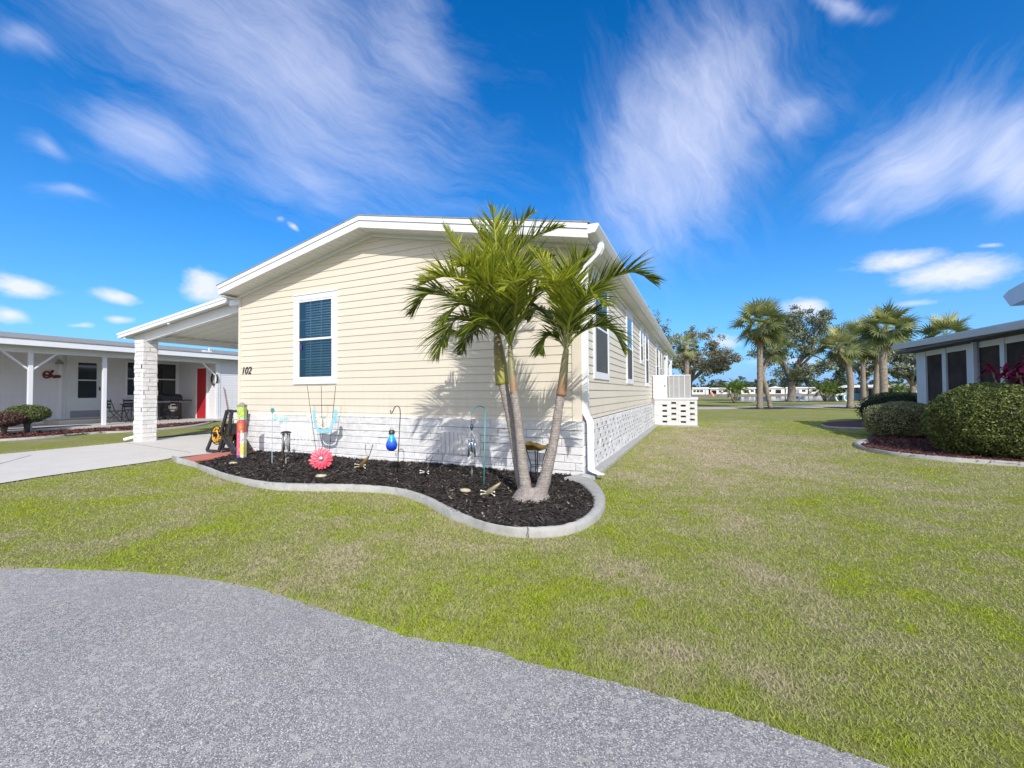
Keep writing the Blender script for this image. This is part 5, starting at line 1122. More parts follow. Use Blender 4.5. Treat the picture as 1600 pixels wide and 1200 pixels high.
M['dred'] = mat('dark_red_metal', (.16, .008, .015), .5)
build('capital_letter', mb, M['dred'], sg)
mb = MB(); mb.tube(spline([pa(*p) for p in ((79.5, 590), (81, 586.5), (83, 587), (83.5, 590), (84, 590), (86, 586.5), (87.5, 588), (86, 590.3), (84.5, 588.5), (86.5, 586.5), (88, 590), (88.5, 586.5), (90, 587), (90.5, 590), (92.5, 586.5), (94, 588), (92.5, 590.3), (91.5, 588.5), (93.5, 586.5), (94.5, 590))], 4), .022, 6); build('small_letters', mb, M['dred'], sg)
wr = PY(336, 592, 6.10); wt = thing('wreath', (wr[0], 6.08, wr[2]), 'round dark wreath on the white porch wall right of the red door', 'wreath')
mb = MB(); mb.tube([(wr[0]+.22*math.cos(t/20*6.2832), 6.07, wr[2]+.28*math.sin(t/20*6.2832)) for t in range(21)], .035, 6); build('ring', mb, M['twig'], wt); mb = MB(); mb.lathe((wr[0], 6.10, wr[2]), [(.001, -.01), (.22, -.01), (.22, .01), (.001, .01)], 16, axis=(0, 1, 0)); build('backing', mb, M['grey'], wt)
# bistro table, chairs, grill, broom, mat
def porch_chair(x, y, rz_, label, folding=True):
    t = thing('folding_chair', (x, y, .1), label, 'chair', 'dark folding chairs around the porch table'); c, s = math.cos(rz_), math.sin(rz_)
    def T(a, b_, z): return (x+a*c-b_*s, y+a*s+b_*c, z+.1)
    mb = MB(); mb.prism([T(-.22, -.2, .45), T(.22, -.2, .45), T(.22, .2, .45), T(-.22, .2, .45)], (0, 0, .03)); build('seat', mb, M['blackp'], t)
    mb = MB()
    for z in (.62, .74, .86): mb.bar(T(-.21, .23, z), T(.21, .23, z), .02, .08)
    build('backrest', mb, M['blackp'], t)
    for q in (-.21, .21): mb = MB(); mb.tube([T(q, -.24, 0), T(q, .1, .46), T(q, .25, .95)], .014, 6); build('leg', mb, M['black'], t); mb = MB(); mb.tube([T(q*.9, .26, 0), T(q*.9, -.18, .46)], .014, 6); build('leg', mb, M['black'], t)
tx_, ty2 = -19.9, 3.95
tt = thing('porch_table', (tx_, ty2, .1), 'dark rectangular table on the white house porch', 'table')
mb = MB(); mb.box(tx_-.4, tx_+.4, ty2-.55, ty2+.55, .80, .84); build('tabletop', mb, M['blackp'], tt, bevel=.008)
for a, b_ in ((-1, -1), (1, -1), (1, 1), (-1, 1)): mb = MB(); mb.tube([(tx_+.34*a, ty2+.47*b_, .8), (tx_+.36*a, ty2+.5*b_, .1)], .02, 6); build('leg', mb, M['black'], tt)
porch_chair(-19.75, 3.05, R(178), 'dark folding chair left of the porch table, by the white post'); porch_chair(-20.7, 4.0, R(90), 'dark folding chair behind the porch table against the wall'); porch_chair(-19.6, 4.85, R(10), 'dark folding chair right of the porch table, beside the brick pillar')
gx_, gy_ = -20.4, 5.25
gr = thing('gas_grill', (gx_, gy_, .1), 'black gas grill with a pale disc on its front, on the porch under the window', 'grill')
mb = MB(); mb.box(gx_-.25, gx_+.25, gy_-.35, gy_+.35, .22, .85); build('cabinet', mb, M['blackp'], gr, bevel=.02)
mb = MB(); mb.box(gx_-.27, gx_+.27, gy_-.7, gy_+.75, .92, .97); build('side_shelf', mb, M['blackp'], gr, bevel=.01)
mb = MB(); mb.prism([(gx_-.27, gy_-.38, .97), (gx_+.27, gy_-.38, .97), (gx_+.24, gy_-.38, 1.15), (gx_+.05, gy_-.38, 1.24), (gx_-.24, gy_-.38, 1.18)], (0, .76, 0)); build('lid', mb, M['black'], gr, bevel=.02)
mb = MB(); mb.lathe((gx_+.26, gy_-.02, .62), [(.001, 0), (.18, 0), (.18, .015), (.001, .02)], 18, axis=(1, 0, 0)); build('disc', mb, M['bcream'], gr)
for q in (-.3, .3): mb = MB(); mb.lathe((gx_+.2, gy_+q, .17), [(.001, -.02), (.07, -.02), (.07, .02), (.001, .02)], 14, axis=(1, 0, 0)); build('wheel', mb, M['black'], gr)
bro = thing('broom', (-18.7, 6.35, .1), 'push broom leaning beside the end porch post of the white house', 'broom')
mb = MB(); mb.tube([(-18.38, 6.62, .12), (-18.36, 6.35, 1.55)], .014, 6); build('broom_handle', mb, mat('broom_handle', (.30, .10, .10), .5), bro); mb = MB(); mb.box(-18.42, -18.30, 6.5, 6.8, .02, .14); build('broom_head', mb, M['blackp'], bro)
mb = MB(); mb.box(-19.1, -18.6, -.3, 1.9, .101, .115); tag(build('door_mat', mb, mat('navy_mat', (.03, .03, .10), .9, var=.2)), 'long dark blue mat lying on the porch slab in front of the sign', 'mat')
rl = PX(336, 678, -12.2)
mb = MB(); mb.tube([(-12.6, .9, .0), (-12.6, .9, .55)], .006, 5); tag(build('marker_stake', mb, M['black']), 'thin dark marker rod in the strip behind the brick pillar', 'stake')

# ------------------------------------------------------------------ leafy things
def leaves(mb, n, sampler, size=(.02, .05), tone=(0, 1), flat=.0, aspect=.5):
    for _ in range(n):
        p, nn_, dk = sampler(); s = rng.uniform(*size); a = Vector(rng.normal(size=3)); nn_ = Vector(nn_); nn2 = (nn_*(1-flat)+a*.8); nn2.normalize()
        t = nn2.orthogonal().normalized(); t = Matrix.Rotation(rng.uniform(0, 6.28), 3, nn2) @ t; b_ = nn2.cross(t)*aspect
        p = Vector(p); mb.add([p-t*s, p+b_*s*.9, p+t*s, p-b_*s*.9], [(0, 1, 2, 3)], 0, min(1, max(0, rng.uniform(*tone)*dk)))
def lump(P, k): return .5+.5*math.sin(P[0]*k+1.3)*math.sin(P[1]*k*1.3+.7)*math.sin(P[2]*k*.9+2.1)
def hedge(name, c, rad, label, m, n, size, bumpy=.10, k=4.5, zcut=0, cat='hedge', seed=1, square=2.6, core=.86, tone=(0, 1)):
    c = Vector(c); rx_, ry_, rz2 = rad; H_ = thing(name, (c.x, c.y, 0), label, cat)
    def sr(d):  # superellipsoid radius along direction
        s = (abs(d[0]/rx_)**square+abs(d[1]/ry_)**square+abs(d[2]/rz2)**square)**(1/square); return 1/s
    mb = MB(); nu, nv_ = 28, 14
    for i in range(nv_+1):
        for j in range(nu):
            th = math.pi*i/nv_; ph = 2*math.pi*j/nu; d = (math.sin(th)*math.cos(ph), math.sin(th)*math.sin(ph), math.cos(th)); r_ = sr(d)*core
            q = c+Vector(d)*r_; r_ *= 1-bumpy*(1-lump(q, k)); q = c+Vector(d)*r_; mb.v.append((q.x, q.y, max(zcut+.02, q.z)))
    for i in range(nv_):
        for j in range(nu): mb.f.append((i*nu+j, i*nu+(j+1) % nu, (i+1)*nu+(j+1) % nu, (i+1)*nu+j)); mb.m.append(0); mb.c.append(.5)
    build('inner_twigs', mb, M['twig'], H_, smooth=True)
    mb = MB()
    def smp():
        while True:
            d = rng.normal(size=3); d /= np.linalg.norm(d)
            if (d[0]*FW[0]+d[1]*FW[1]) > .45: continue
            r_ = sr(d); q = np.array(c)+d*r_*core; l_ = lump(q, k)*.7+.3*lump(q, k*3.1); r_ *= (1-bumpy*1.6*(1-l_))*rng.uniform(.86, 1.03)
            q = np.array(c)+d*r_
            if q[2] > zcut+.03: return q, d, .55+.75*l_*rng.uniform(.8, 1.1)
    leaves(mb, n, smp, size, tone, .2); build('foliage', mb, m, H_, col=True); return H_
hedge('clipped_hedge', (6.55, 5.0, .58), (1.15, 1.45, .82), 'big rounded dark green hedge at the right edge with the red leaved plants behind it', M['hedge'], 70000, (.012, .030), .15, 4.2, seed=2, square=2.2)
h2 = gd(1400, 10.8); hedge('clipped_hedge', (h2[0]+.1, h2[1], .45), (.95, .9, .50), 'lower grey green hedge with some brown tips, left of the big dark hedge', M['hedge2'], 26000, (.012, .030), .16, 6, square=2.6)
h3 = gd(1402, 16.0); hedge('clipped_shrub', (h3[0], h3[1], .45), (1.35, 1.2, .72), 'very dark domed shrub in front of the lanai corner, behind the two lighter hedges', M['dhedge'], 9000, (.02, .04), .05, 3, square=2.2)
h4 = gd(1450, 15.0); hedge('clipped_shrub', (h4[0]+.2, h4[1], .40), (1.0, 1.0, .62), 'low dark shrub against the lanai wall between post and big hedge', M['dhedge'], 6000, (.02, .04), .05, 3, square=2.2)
# small bushes at left
def bush(px, py, topy, rpx, label, m, stem=True, tone=(0, 1)):
    g0 = G(px, py); D = float((g0-CAM)@FW); s = D/F; r_ = rpx*s; H0 = (py-topy)*s; t = thing('small_bush', (g0[0], g0[1], 0), label, 'bush')
    mb = MB()
    for k in range(7): an = k*.9; mb.tube([(g0[0], g0[1], 0), (g0[0]+.1*r_*math.cos(an), g0[1]+.1*r_*math.sin(an), H0*.35), (g0[0]+.75*r_*math.cos(an), g0[1]+.75*r_*math.sin(an), H0*.78)], [.045, .035, .01], 6)
    build('stem', mb, M['bark'], t, smooth=True)
    mb = MB(); cc_ = np.array([g0[0], g0[1], H0*.68])
    def smp():
        d = rng.normal(size=3); d /= np.linalg.norm(d); q = cc_+d*np.array([r_, r_, H0*.32])*rng.uniform(.5, 1.0)**.5; return q, d, .5+.6*lump(q, 6)
    leaves(mb, 5200, smp, (.016, .036), tone, .2); build('foliage', mb, m, t, col=True)
bush(42, 678, 632, 27, 'small flat topped green bush with a bare stem in the red mulch strip', M['hedge'])
bush(6, 681, 643, 25, 'dusty purple brown bush at the left edge beside the flat topped bush', M['purpleleaf'])
# red ti plants
def ti(px, D, z0, z1, label, s=1):
    g0 = PX(px, 560, D)*np.array([1, 1, 0]); t = thing('red_ti_plant', tuple(g0), label, 'plant'); rs = random.Random(int(px))
    for k in range(3):
        top_ = g0+np.array([rs.uniform(-.25, .25), rs.uniform(-.2, .2), rs.uniform(z0, z1)]); mb = MB(); mb.tube([g0, g0*.5+top_*.5+np.array([.04, 0, 0]), top_], .014, 6); build('stem', mb, mat('ti_stem', (.30, .26, .20), .8) if k == 0 and 'ti' not in M else M['ti'], t)
        mb = MB()
        for j in range(15):
            an = rs.uniform(0, 6.28); el = rs.uniform(-.35, 1.2); d = Vector((math.cos(an)*math.cos(el), math.sin(an)*math.cos(el), math.sin(el))); l = rs.uniform(.20, .34)*s; q = Vector(top_)-Vector((0, 0, rs.uniform(0, .18))); sd = d.cross(Vector((0, 0, 1))).normalized(); vs = []
            for i in range(6): f = i/5; ww = math.sin(math.pi*(f*.92+.08))*.034*s; vs += [q+sd*ww, q-sd*ww]; d = (d+Vector((0, 0, -.22))).normalized(); q = q+d*l/5
            mb.add(vs, [(2*i, 2*i+1, 2*i+3, 2*i+2) for i in range(5)], 0, rs.uniform(0, 1))
        build('leaves', mb, M['redleaf'], t, col=True)
M['ti'] = mat('ti_plant_stem', (.30, .26, .20), .8)
ti(1578, 7.25, 1.35, 1.75, 'magenta leaved ti plant in front of the lanai screens, left one of the pair'); ti(1606, 7.2, 1.45, 1.9, 'taller magenta leaved ti plant cut by the right edge of the view')

# sabal palms
def fan_leaf(mb, base, d, plen, R_, tone, rs, mbp, nseg=20):
    d = Vector(d).normalized(); p1 = Vector(base)+d*plen; mbp.tube([base, Vector(base)+d*plen*.5+Vector((0, 0, .03)), p1], [.022, .016, .01], 4)
    side = d.cross(Vector((0, 0, 1)));
    if side.length < .1: side = Vector((1, 0, 0))
    side.normalize(); side = Matrix.Rotation(rs.uniform(-.9, .9), 3, d) @ side; up = side.cross(d); fold = rs.uniform(.1, .45); tn0 = rs.uniform(*tone)
    for k in range(nseg):
        a = (k/(nseg-1)-.5)*2*R(125); dr = (d*math.cos(a)+side*math.sin(a)+up*fold*abs(math.sin(a))*.8).normalized(); l = R_*(1-.25*abs(a)/R(125))*rs.uniform(.85, 1.05)
        wv = dr.cross(up).normalized()*R_*.045; q = p1.copy(); cur = dr.copy(); vs = []
        for j in range(4):
            f = j/3; w_ = (.35, 1, .7, .05)[j]; vs += [q+wv*w_, q-wv*w_]; cur = (cur+Vector((0, 0, -.05-.38*f*rs.uniform(.4, 1.4)))).normalized() if j else cur; q = q+cur*l/3
        mb.add(vs, [(2*j, 2*j+1, 2*j+3, 2*j+2) for j in range(3)], 0, min(1, max(0, tn0+rs.uniform(-.2, .2))))
def sabal(px, py, D, trunkpx, crown, rpx, label, tw=.16, n=30, dead=4, seed=1, cat='palm tree'):
    rs = random.Random(seed); g0 = gd(px, D) if py is None else G(px, py); D = float((g0-CAM)@FW); s = D/F
    t = thing('cabbage_palm', tuple(g0), label, cat); pts = [g0]+[PD(x, y, D) for x, y in trunkpx]; cpt = PD(*crown, D); pts.append(cpt); P_ = spline(pts, 6)
    mb = MB(); mb.tube(P_, [tw*(1.25 if i == 0 else 1)*(1+.05*math.sin(i*2.3)) for i in range(len(P_))], 10); build('trunk', mb, M['sabalbark'], t, smooth=True)
    R0 = rpx*s*.93; n = int(n*.8); mb, mp_ = MB(), MB()
    for k in range(n):
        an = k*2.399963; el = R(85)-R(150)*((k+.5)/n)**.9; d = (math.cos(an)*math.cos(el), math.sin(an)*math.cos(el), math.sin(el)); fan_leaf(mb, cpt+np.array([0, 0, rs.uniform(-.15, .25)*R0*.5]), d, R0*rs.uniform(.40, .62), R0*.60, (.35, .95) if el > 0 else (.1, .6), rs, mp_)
    build('crown', mb, M['sabal'], t, col=True); build('leaf_stems', mp_, M['rachis'], t)
    mb, mp_ = MB(), MB()
    for k in range(dead):
        an = rs.uniform(0, 6.28); fan_leaf(mb, cpt-np.array([0, 0, .3]), (math.cos(an)*.4, math.sin(an)*.4, -.8), R0*.3, R0*.45, (.2, .9), rs, mp_, 12)
    if dead: build('dead_fronds', mb, M['deadfrond'], t, col=True)
sabal(1187, 638.5, None, [(1187.5, 600), (1187.5, 565)], (1188, 508), 47, 'tall straight cabbage palm by the path, with the round crown left of the big oak', .185, 42, 5, 3)
sabal(1204, 637.5, None, [(1197, 605), (1192, 580)], (1212, 545), 34, 'leaning cabbage palm crossing just right of the tall straight palm', .15, 30, 4, 4)
sabal(1328, 637.5, None, [(1329, 600), (1325, 572), (1316, 556)], (1311, 543), 38, 'cabbage palm with a curved trunk by the path, right of the white swing frame', .19, 34, 4, 5)
sabal(1381, None, 24, [(1381, 600), (1380, 560)], (1384, 515), 47, 'tallest cabbage palm with a thick trunk behind the dark domed shrub', .19, 44, 4, 6)
sabal(1367, None, 29, [(1370, 590), (1372, 560)], (1366, 542), 32, 'shorter pale trunked cabbage palm partly behind the tallest one', .17, 26, 4, 7)
sabal(1350, None, 33, [(1349, 600), (1348, 560)], (1347, 532), 38, 'cabbage palm with a dark full crown between the curved palm and the tallest palm', .16, 30, 3, 8)
sabal(1476, None, 30, [(1476, 580)], (1477, 527), 44, 'cabbage palm whose crown shows above the lanai roof', .2, 32, 2, 9)
qp = gd(1073, 27.5); sabal(1073, None, 27.5, [(1073, 600), (1073, 570)], (1073, 540), 26, 'small palm with a bright green tuft and hanging brown fronds above the grey air conditioner', .15, 16, 12, 10)
# multi-stem dwarf palms
def dwarf(px, py, stems, rpx, label, seed):
    g0 = G(px, py); D = float((g0-CAM)@FW); s = D/F; t = thing('dwarf_date_palm', tuple(g0), label, 'palm tree'); rs = random.Random(seed)
    for (x, y) in stems:
        e = PD(x, y, D+rs.uniform(-.4, .4)); mb = MB(); mb.tube([g0, g0*.45+e*.55+np.array([0, 0, -.1]), e], [.12, .09, .08], 7); build('trunk', mb, M['sabalbark'], t, smooth=True)
        mb = MB()
        for k in range(20):
            an = k*2.4; el = R(75)-R(85)*(k/20); d = Vector((math.cos(an)*math.cos(el), math.sin(an)*math.cos(el), math.sin(el))); q = Vector(e); pth = [q.copy()]
            for i in range(6): q = q+d*rpx*s/6*1.15; d = (d+Vector((0, 0, -.22))).normalized(); pth.append(q.copy())
            frond_mesh(mb, pth, 14, rpx*s*.32, .035, .12, .3, (.2, 1), None, .7, .3, rs.randint(0, 999))
        build('crown', mb, M['brightleaf'], t, col=True)
dwarf(1148, 629.3, [(1139, 612), (1149, 606), (1157, 609)], 17, 'bright green dwarf palm with three splayed stems by the near lake shore', 1)
dwarf(1290, 627.3, [(1280, 611), (1291, 613), (1302, 608)], 17, 'wide low dwarf palm with pale stems on the shore left of the white swing frame', 2)
dwarf(1403, 625, [(1400, 610), (1409, 611)], 14, 'low bright dwarf palm in front of the pale blue house', 3)

# broadleaf trees
def oak(px, py, D, crown, label, nleaf=9000, m='oakleaf', lsize=(.06, .15), seed=1, tw=.3, lean=0, levels=4, fork=.32, gaps=.55):
    'crown: (cx, cy, rx, ry) in pixels'
    rs = random.Random(seed); g0 = G(px, py) if D is None else gd(px, D); D = float((g0-CAM)@FW); s = D/F; t = thing('oak_tree', tuple(g0), label, 'tree')
    cc_ = PD(crown[0], crown[1], D); rx_, rz_ = crown[2]*s, crown[3]*s; ends = []
    fz = g0+(cc_-g0)*fork; fz[2] = max(.8, (cc_[2]-rz_)*.75+.2)
    mb = MB(); mb.tube(spline([g0, g0*.6+fz*.4+np.array([.05, 0, 0]), fz], 4), [tw*1.5, tw*1.2, tw*1.05, tw, tw, tw*.95, tw*.9, tw*.85, tw*.8][:9], 10)
    clumps = []
    for k in range(26):
        while True:
            d = np.array([rs.uniform(-1, 1) for _ in range(3)])
            if np.linalg.norm(d) < 1 and np.linalg.norm(d) > .35: break
        clumps.append(cc_+d*np.array([rx_, rx_*.8, rz_]))
    mains = []
    for k in range(6):
        an = k*1.05+rs.uniform(-.3, .3); e = cc_+np.array([math.cos(an)*rx_*.45, math.sin(an)*rx_*.4, rs.uniform(-.35, .15)*rz_]); mid_ = fz*.5+e*.5+np.array([rs.uniform(-.2, .2)*rx_*.3, 0, rs.uniform(-.1, .15)*rz_]); pth = spline([fz, mid_, e], 5); mb.tube(pth, [tw*.6*(1-.65*i/(len(pth)-1)) for i in range(len(pth))], 7); mains.append(pth)
    for c in clumps:
        best = min(((np.linalg.norm(q-c), q) for pth in mains for q in pth[3:]), key=lambda z: z[0])[1]
        pth = spline([best, best*.5+c*.5+np.array([rs.uniform(-.3, .3), rs.uniform(-.3, .3), rs.uniform(-.3, .2)]), c], 4); mb.tube(pth, [tw*.2*(1-.8*i/(len(pth)-1)) for i in range(len(pth))], 5)
    build('trunk', mb, M['bark'], t, smooth=True)
    mb = MB(); per = nleaf//len(clumps)
    for c in clumps:
        rc = np.array([rx_*.27, rx_*.27, rz_*.24])*rs.uniform(.7, 1.25); tn = rs.uniform(.6, 1.15)
        sub = [(c+rng.normal(size=3)*rc*.62, rs.uniform(.25, .5)) for _ in range(9)]
        for _ in range(per):
            q, f = sub[rs.randrange(9)]; p = q+rng.normal(size=3)*rc*f*.62; d = rng.normal(size=3); d[2] = abs(d[2])
            leaves(mb, 1, lambda: (p, d/np.linalg.norm(d), tn), lsize, (0, 1), .2, .55)
    build('crown', mb, M[m], t, col=True)
oak(1236, 627.5, None, (1238, 538, 68, 50), 'big spreading grey green oak standing at the lake edge behind the palms', 24000, seed=3, tw=.42, lsize=(.07, .17))
oak(1072, None, 36, (1092, 553, 52, 36), 'thin brownish green oak behind the air conditioner and small palm', 17000, 'brownleaf', seed=4, tw=.22, lsize=(.05, .12))
oak(1349, 626, None, (1352, 555, 46, 36), 'multi limbed oak behind the curved palm and the swing', 12000, seed=5, tw=.42, lsize=(.08, .18))
oak(1425, None, 48, (1428, 573, 42, 26), 'grey leaved oak behind the pale blue house at right', 12000, seed=6, tw=.3, lsize=(.08, .17))
oak(1005, None, 34, (1018, 520, 34, 34), 'tree whose thin top shows above the eave of the cream house', 4000, 'oakleaf', seed=8, tw=.2, lsize=(.04, .10))
# tiered pine
g0 = gd(1313, 70); s = 70/F; t = thing('norfolk_pine', tuple(g0), 'dark tiered pine beyond the lake left of the curved palm', 'tree')
mb = MB(); mb.tube([g0, g0+np.array([0, 0, 56*s])], [.25, .05], 7); build('trunk', mb, M['bark'], t)
mb = MB()
for k in range(11):
    z = (8+k*4.4)*s; r_ = (17-k*1.35)*s
    for j in range(9):
        an = j*.7+k; e = Vector(g0)+Vector((math.cos(an)*r_, math.sin(an)*r_, z-.1*r_)); st_ = Vector(g0)+Vector((0, 0, z))
        for _ in range(26): f = rng.uniform(.1, 1); q = st_.lerp(e, f)+Vector(rng.normal(size=3)*.16); leaves(mb, 1, lambda: (q, (0, 0, 1), .8), (.14, .3), (0, .8), .3, .35)
build('crown', mb, M['pine'], t, col=True)
# far tree line: an uneven wood beyond the lake
mb = MB(); rs = random.Random(21)
for k in range(150):
    px = rs.uniform(1040, 1560); D = rs.uniform(215, 270); hpx = rs.choice((7, 9, 11, 14)) + rs.uniform(-2, 3) + (6 if rs.random() < .1 else 0); g0 = gd(px, D); s = D/F; hh = (2+hpx)*s+1; w_ = rs.uniform(3, 8)
    for _ in range(75):
        f = rng.uniform(0, 1)**.8; p = (g0[0]+rng.normal()*w_*.5*(1.15-f), g0[1]+rng.normal()*w_*.5, hh*f+.3); leaves(mb, 1, lambda: (p, (-.4, -.9, .5), .8), (.5, 1.3), (0, 1), .3, .6)
for k in range(60):
    px = rs.uniform(-700, 1040); D = rs.uniform(160, 230); g0 = gd(px, D); hh = rs.uniform(5, 9); w_ = rs.uniform(4, 8)
    for _ in range(40): f = rng.uniform(0, 1)**.8; p = (g0[0]+rng.normal()*w_*.5, g0[1]+rng.normal()*w_*.5, hh*f+.3); leaves(mb, 1, lambda: (p, (-.4, -.9, .5), .8), (.8, 1.8), (0, 1), .3, .6)
tag(build('distant_woods', mb, M['pine'], col=True), 'hazy dark tree line along the horizon beyond the lake', 'woods', kind='stuff')

# ------------------------------------------------------------------ houses across the lake
M['farwhite'] = mat('far_white_wall', (.78, .78, .76), .7, var=.03); M['farroof'] = mat('far_white_roof', (.80, .80, .80), .6, var=.03)
def far_house(px0, px1, D, hpx, label, feats, roof='farroof', wall='farwhite', gable=False):
    hdir = lambda p: (lambda r: r/np.linalg.norm(r))(np.array([ray(p, 610)[0], ray(p, 610)[1], 0])); Dr = D/math.cos(math.atan(((px0+px1)/2-800)/F)); g0, g1 = CAM*np.array([1, 1, 0])+hdir(px0)*Dr, CAM*np.array([1, 1, 0])+hdir(px1)*Dr; s = D/F; hpx *= .93; d = Vector(g1-g0); w_ = d.length; d.normalize(); n_ = Vector((d.y, -d.x, 0)); hh = hpx*s; c = Vector(g0)
    t = thing('lakeside_house', tuple((g0+g1)/2), label, 'house')
    def bx(name, a, b_, z0, z1, o0, o1, m, par):
        p = [c+d*a+n_*o0, c+d*b_+n_*o0, c+d*b_+n_*o1, c+d*a+n_*o1]; mb = MB(); mb.add([(q.x, q.y, z0) for q in p]+[(q.x, q.y, z1) for q in p], [(0, 3, 2, 1), (4, 5, 6, 7), (0, 1, 5, 4), (1, 2, 6, 5), (2, 3, 7, 6), (3, 0, 4, 7)]); return build(name, mb, m, par)
    bx('wall', 0, w_, 0, hh*.80, -8, 0, M[wall], t)
    p = [(-.5, .8), (w_+.5, .8), (w_*.5, 1.0+.08)] if gable else [(-.6, .80), (w_+.6, .80), (w_+.2, .98), (.2, .98)]
    mb = MB(); mb.prism([c+d*a+n_*.5+Vector((0, 0, hh*z)) for a, z in p], -n_*9); build('roof', mb, M[roof], t)
    for a, b_, z0, z1, kind in feats:
        w0 = bx({'w': 'window', 'd': 'door', 's': 'screen_room', 'p': 'post'}[kind], w_*a, w_*b_, hh*z0, hh*z1, .02 if kind != 'p' else .9, .10 if kind != 'p' else 1.1, M['dglass'] if kind in 'ws' else (M['grey'] if kind == 'd' else M['trim']), t)
        if kind == 'w':
            mb = MB(); q0 = c+d*(w_*(a+b_)/2)+n_*.12; mb.bar(q0+Vector((0, 0, hh*z0)), q0+Vector((0, 0, hh*z1)), .15, .05, (d.x, d.y, 0)); build('mullion', mb, M['trim'], w0)
    return t
W3 = [(.10, .24, .30, .62, 'w'), (.30, .46, .30, .62, 'w'), (.50, .68, .30, .62, 'w'), (.78, .84, .02, .6, 'd')]
far_house(1081, 1107, 190, 12, 'white lakeside house with three dark windows, nearest to the air conditioner', W3)
far_house(1110, 1142, 200, 11, 'white lakeside house with a dark carport opening, left of the bright dwarf palm', [(.05, .30, .05, .6, 's'), (.42, .55, .3, .6, 'w'), (.65, .85, .3, .6, 'w'), (.33, .35, 0, .7, 'p')])
far_house(1158, 1180, 195, 11.5, 'white lakeside house with a dark screen room just left of the tall straight palm', [(.2, .55, .15, .62, 's'), (.7, .9, .3, .6, 'w')])
far_house(1198, 1226, 190, 12, 'white gabled lakeside house between the leaning palm and the oak trunk', [(.05, .25, .3, .6, 'w'), (.50, .80, .1, .6, 's')], gable=True)
far_house(1228, 1262, 192, 11.5, 'white lakeside house behind the oak trunk', [(.15, .3, .3, .6, 'w'), (.45, .62, .05, .6, 'd'), (.75, .9, .3, .6, 'w')])
far_house(1264, 1284, 205, 11, 'small white lakeside house right of the oak trunk', [(.3, .55, .3, .6, 'w')])
M['bluewall'] = mat('pale_blue_wall', (.48, .66, .72), .6, var=.04); M['teal_wall'] = mat('teal_wall', (.14, .36, .42), .6, var=.06); M['farshingle'] = mat('far_grey_shingle', (.25, .25, .27), .9, var=.1)
far_house(1393, 1440, 62, 26, 'pale blue house with grey shingle roof beside the lanai corner', [(.50, .74, .40, .66, 'w')], roof='farshingle', wall='bluewall')
far_house(1316, 1372, 66, 23, 'teal walled house with dark screened porch behind the palm trunks', [(.02, .22, .38, .76, 's'), (.27, .98, .42, .78, 's'), (.245, .255, .02, .8, 'p'), (.62, .63, .02, .8, 'p')], roof='farroof', wall='teal_wall')
far_house(1352, 1398, 60, 25, 'white gabled carport roof between the teal and the pale blue house', [(.05, .95, .05, .7, 's')], gable=True)
far_house(940, 1010, 120, 15, 'white house hidden behind the cream house', W3)
# white swing frame by the lake
sw = G(1311, 627); s = float((sw-CAM)@FW)/F; d = Vector((RI[0], RI[1], 0)).normalized(); c = Vector(sw)
swt = thing('white_garden_glider', tuple(sw), 'white curved garden glider frame on the lake shore left of the curved palm', 'garden seat')
for k, (a, lab) in enumerate((((-3, 0), 'leg'), ((10, 0), 'leg'))):
    mb = MB(); x = a[0]; mb.tube(spline([c+d*(x*s+1*s)+Vector((0, 0, 0)), c+d*((x-2)*s)+Vector((0, 0, 4*s)), c+d*((x-1)*s)+Vector((0, 0, 9*s)), c+d*((x+3)*s)+Vector((0, 0, 11*s))], 5), .10, 6); build('leg', mb, M['trim'], swt, smooth=True)
mb = MB(); mb.tube([c+d*(1*s)+Vector((0, 0, 10*s)), c+d*(10*s)+Vector((0, 0, 12*s)), c+d*(18*s)+Vector((0, 0, 17*s))], .13, 6); build('rail', mb, M['trim'], swt, smooth=True)
mb = MB(); mb.prism([c+d*(9*s)+Vector((0, 0, 12*s)), c+d*(19*s)+Vector((0, 0, 12.5*s)), c+d*(18*s)+Vector((0, 0, 19*s)), c+d*(11*s)+Vector((0, 0, 18*s))], tuple(Vector((d.y, -d.x, 0))*.3)); build('seat_back', mb, M['trim'], swt)
# orange kayak stood on end and two small lawn chairs
g0 = gd(1112.5, 105); s = 105/F; kt = thing('orange_marker', tuple(g0), 'orange marker board leaning on the far bank near the dwarf palm', 'marker')
mb = MB(); mb.tube([g0+np.array([.3, 0, 0]), g0+np.array([0, 0, .55]), g0+np.array([-.25, 0, 1.15])], [.30, .34, .2], 8); build('board', mb, mat('orange_plastic', (.80, .25, .12), .5), kt)
mb = MB(); mb.tube([g0+np.array([.45, 0, -.02]), g0+np.array([.1, 0, .03])], .2, 6); build('foot', mb, M['grey'], kt)
for px, lab in ((1244, 'small blue grey lawn chair on the shore, just right of the oak trunk'), (1251, 'small blue grey lawn chair on the shore, farther right of the oak trunk')):
    g0 = G(px, 627.4); t = thing('lawn_chair', tuple(g0), lab, 'chair'); X, Y = g0[0], g0[1]; bm2 = mat('blue_grey_chair', (.14, .19, .26), .6)
    mb = MB(); mb.prism([(X-.3, Y-.3, .34), (X+.3, Y-.3, .34), (X+.3, Y+.3, .26), (X-.3, Y+.3, .26)], (0, 0, .05)); build('seat', mb, bm2, t)
    mb = MB(); mb.prism([(X-.3, Y+.28, .3), (X+.3, Y+.28, .3), (X+.26, Y+.48, .95), (X-.26, Y+.48, .95)], (0, .05, 0)); build('backrest', mb, bm2, t)
    for a in (-.28, .28): mb = MB(); mb.box(X+a-.04, X+a+.04, Y-.35, Y-.27, 0, .55); mb.box(X+a-.06, X+a+.06, Y-.37, Y+.4, .55, .59); build('armrest', mb, bm2, t)

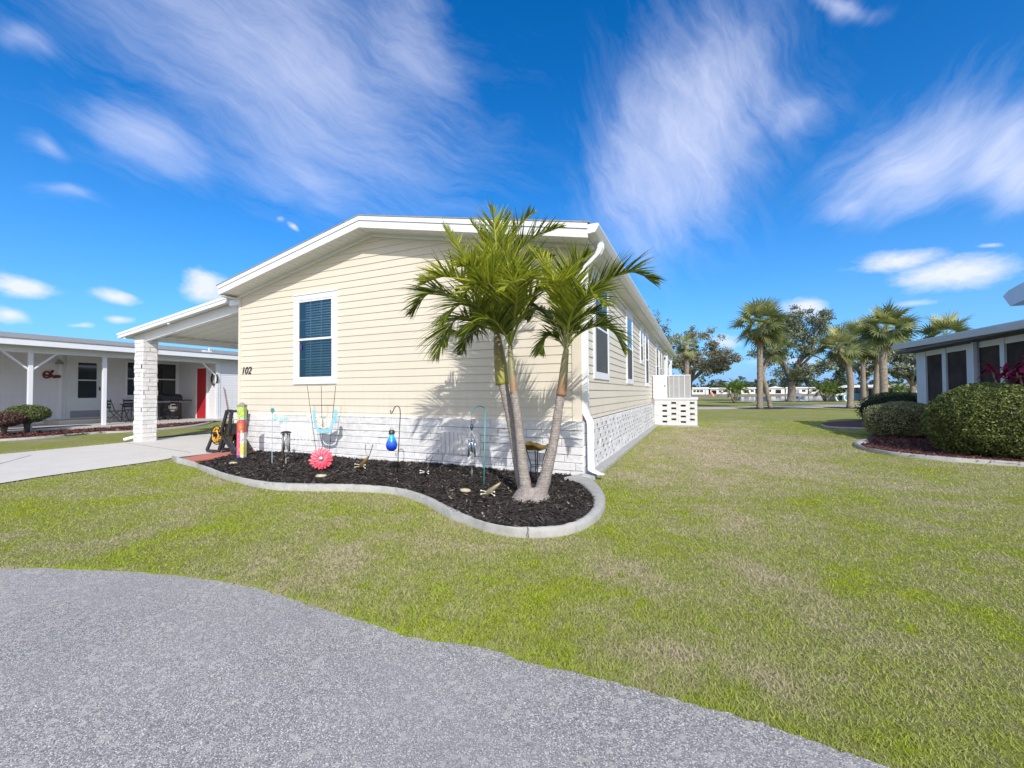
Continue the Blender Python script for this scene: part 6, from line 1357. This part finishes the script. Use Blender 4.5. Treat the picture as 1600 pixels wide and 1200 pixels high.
# ------------------------------------------------------------------ right neighbour: screened lanai
RH = thing('lanai_house', (9, 6, 0), 'grey blue trimmed house with dark screened lanai at the right edge', 'house')
ex = 7.2; zt0 = 2.56; xw = 7.72; ye = PX(1437, 560, xw)[1]; yE = PX(1395, 541, ex)[1]
def ez(y, dz=0): return 2.60+.0*(y)+dz
zf = PX(1395, 539, ex)[2]; zn = PX(1600, 499, ex)[2]; yn = PX(1600, 499, ex)[1]
def fz_(y): return zf+(zn-zf)*(y-yE)/(yn-yE)
y1_ = 3.3
mb = MB()
for y0_, yy_ in ((y1_, yE),):
    mb.add([(ex, y0_, fz_(y0_)), (ex, yy_, fz_(yy_)), (11.5, yy_, fz_(yy_)+.35), (11.5, y0_, fz_(y0_)+.35), (ex, y0_, fz_(y0_)-.03), (ex, yy_, fz_(yy_)-.03), (11.5, yy_, fz_(yy_)+.30), (11.5, y0_, fz_(y0_)+.30)], [(3, 2, 1, 0), (4, 5, 6, 7), (0, 1, 5, 4), (1, 2, 6, 5), (3, 0, 4, 7)])
rr2 = build('roof', mb, M['trim_blue'], RH)
mb = MB(); mb.prism([(ex-.05, y1_, fz_(y1_)-.035), (ex+.03, y1_, fz_(y1_)-.035), (ex+.03, y1_, fz_(y1_)-.17), (ex-.02, y1_, fz_(y1_)-.17)], (0, yE-y1_, fz_(yE)-fz_(y1_))); mb.box(ex+.031, 10.5, yE-.04, yE, fz_(yE)-.16, fz_(yE)-.032); build('gutter', mb, M['trim_blue'], rr2)
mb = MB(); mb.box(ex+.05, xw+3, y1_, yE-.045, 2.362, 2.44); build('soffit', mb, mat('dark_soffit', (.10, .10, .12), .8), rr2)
M['rtrim'] = mat('grey_white_trim', (.50, .58, .66), .5, var=.04)
HT = 2.36
posts = [1442, 1471, 1496, 1509, 1522, 1574, 1640]
mb = MB(); mb.box(xw-.04, xw+.04, y1_, ye, HT-.14, HT-.0); mb.box(xw-.04, xw+.04, y1_, ye, 0.0, .55); RHf = build('lanai_frame', mb, M['rtrim'], RH)
for i, (a, b_) in enumerate(((1435.5, 1450), (1476, 1482), (1515, 1532), (1568, 1575), (1640, 1652))):
    ya, yb_ = PX(a, 580, xw)[1], PX(b_, 580, xw)[1]; mb = MB(); mb.box(xw-.055, xw+.05, min(ya, yb_), max(ya, yb_), .0, HT-.002); build('lanai_post', mb, M['rtrim'], RH, bevel=.004)
mb = MB(); yq = PX(1523.5, 580, xw-.1)[1]; mb.box(xw-.14, xw-.07, yq-.04, yq+.04, 0, 2.5); build('downspout', mb, M['rtrim'], RH)
mb = MB(); mb.box(xw-.01, xw+.01, y1_, ye-.1, .55, HT-.14); build('lanai_screen', mb, M['lscreen'], RH)
mb = MB(); mb.box(xw+.05, 12, ye-.12, ye, 0, HT); mb.box(9.5, 9.6, y1_, ye-.13, 0, HT); build('house_wall', mb, M['rtrim'], RH)
p = PX(1567, 470, 9.6); z_ = PX(1567, 462, 9.6)[2]; zl = PX(1580, 478, 9.6)[2]
mb = MB(); mb.prism([(9.6, p[1]+.0, z_-.02), (9.6, p[1]-.25, z_+.10), (9.6, p[1]-3, z_+.10+.42), (9.6, p[1]-3, zl+.36), (9.6, p[1]-.3, zl)], (4, 0, 0)); up_ = build('upper_roof', mb, M['rtrim'], RH)
mb = MB(); mb.box(10.0, 13, p[1]-2.9, p[1]-.6, 2.3, zl+.01); build('upper_wall', mb, M['rtrim'], RH)

# flat dark discs at the feet of the trees by the path and the lake
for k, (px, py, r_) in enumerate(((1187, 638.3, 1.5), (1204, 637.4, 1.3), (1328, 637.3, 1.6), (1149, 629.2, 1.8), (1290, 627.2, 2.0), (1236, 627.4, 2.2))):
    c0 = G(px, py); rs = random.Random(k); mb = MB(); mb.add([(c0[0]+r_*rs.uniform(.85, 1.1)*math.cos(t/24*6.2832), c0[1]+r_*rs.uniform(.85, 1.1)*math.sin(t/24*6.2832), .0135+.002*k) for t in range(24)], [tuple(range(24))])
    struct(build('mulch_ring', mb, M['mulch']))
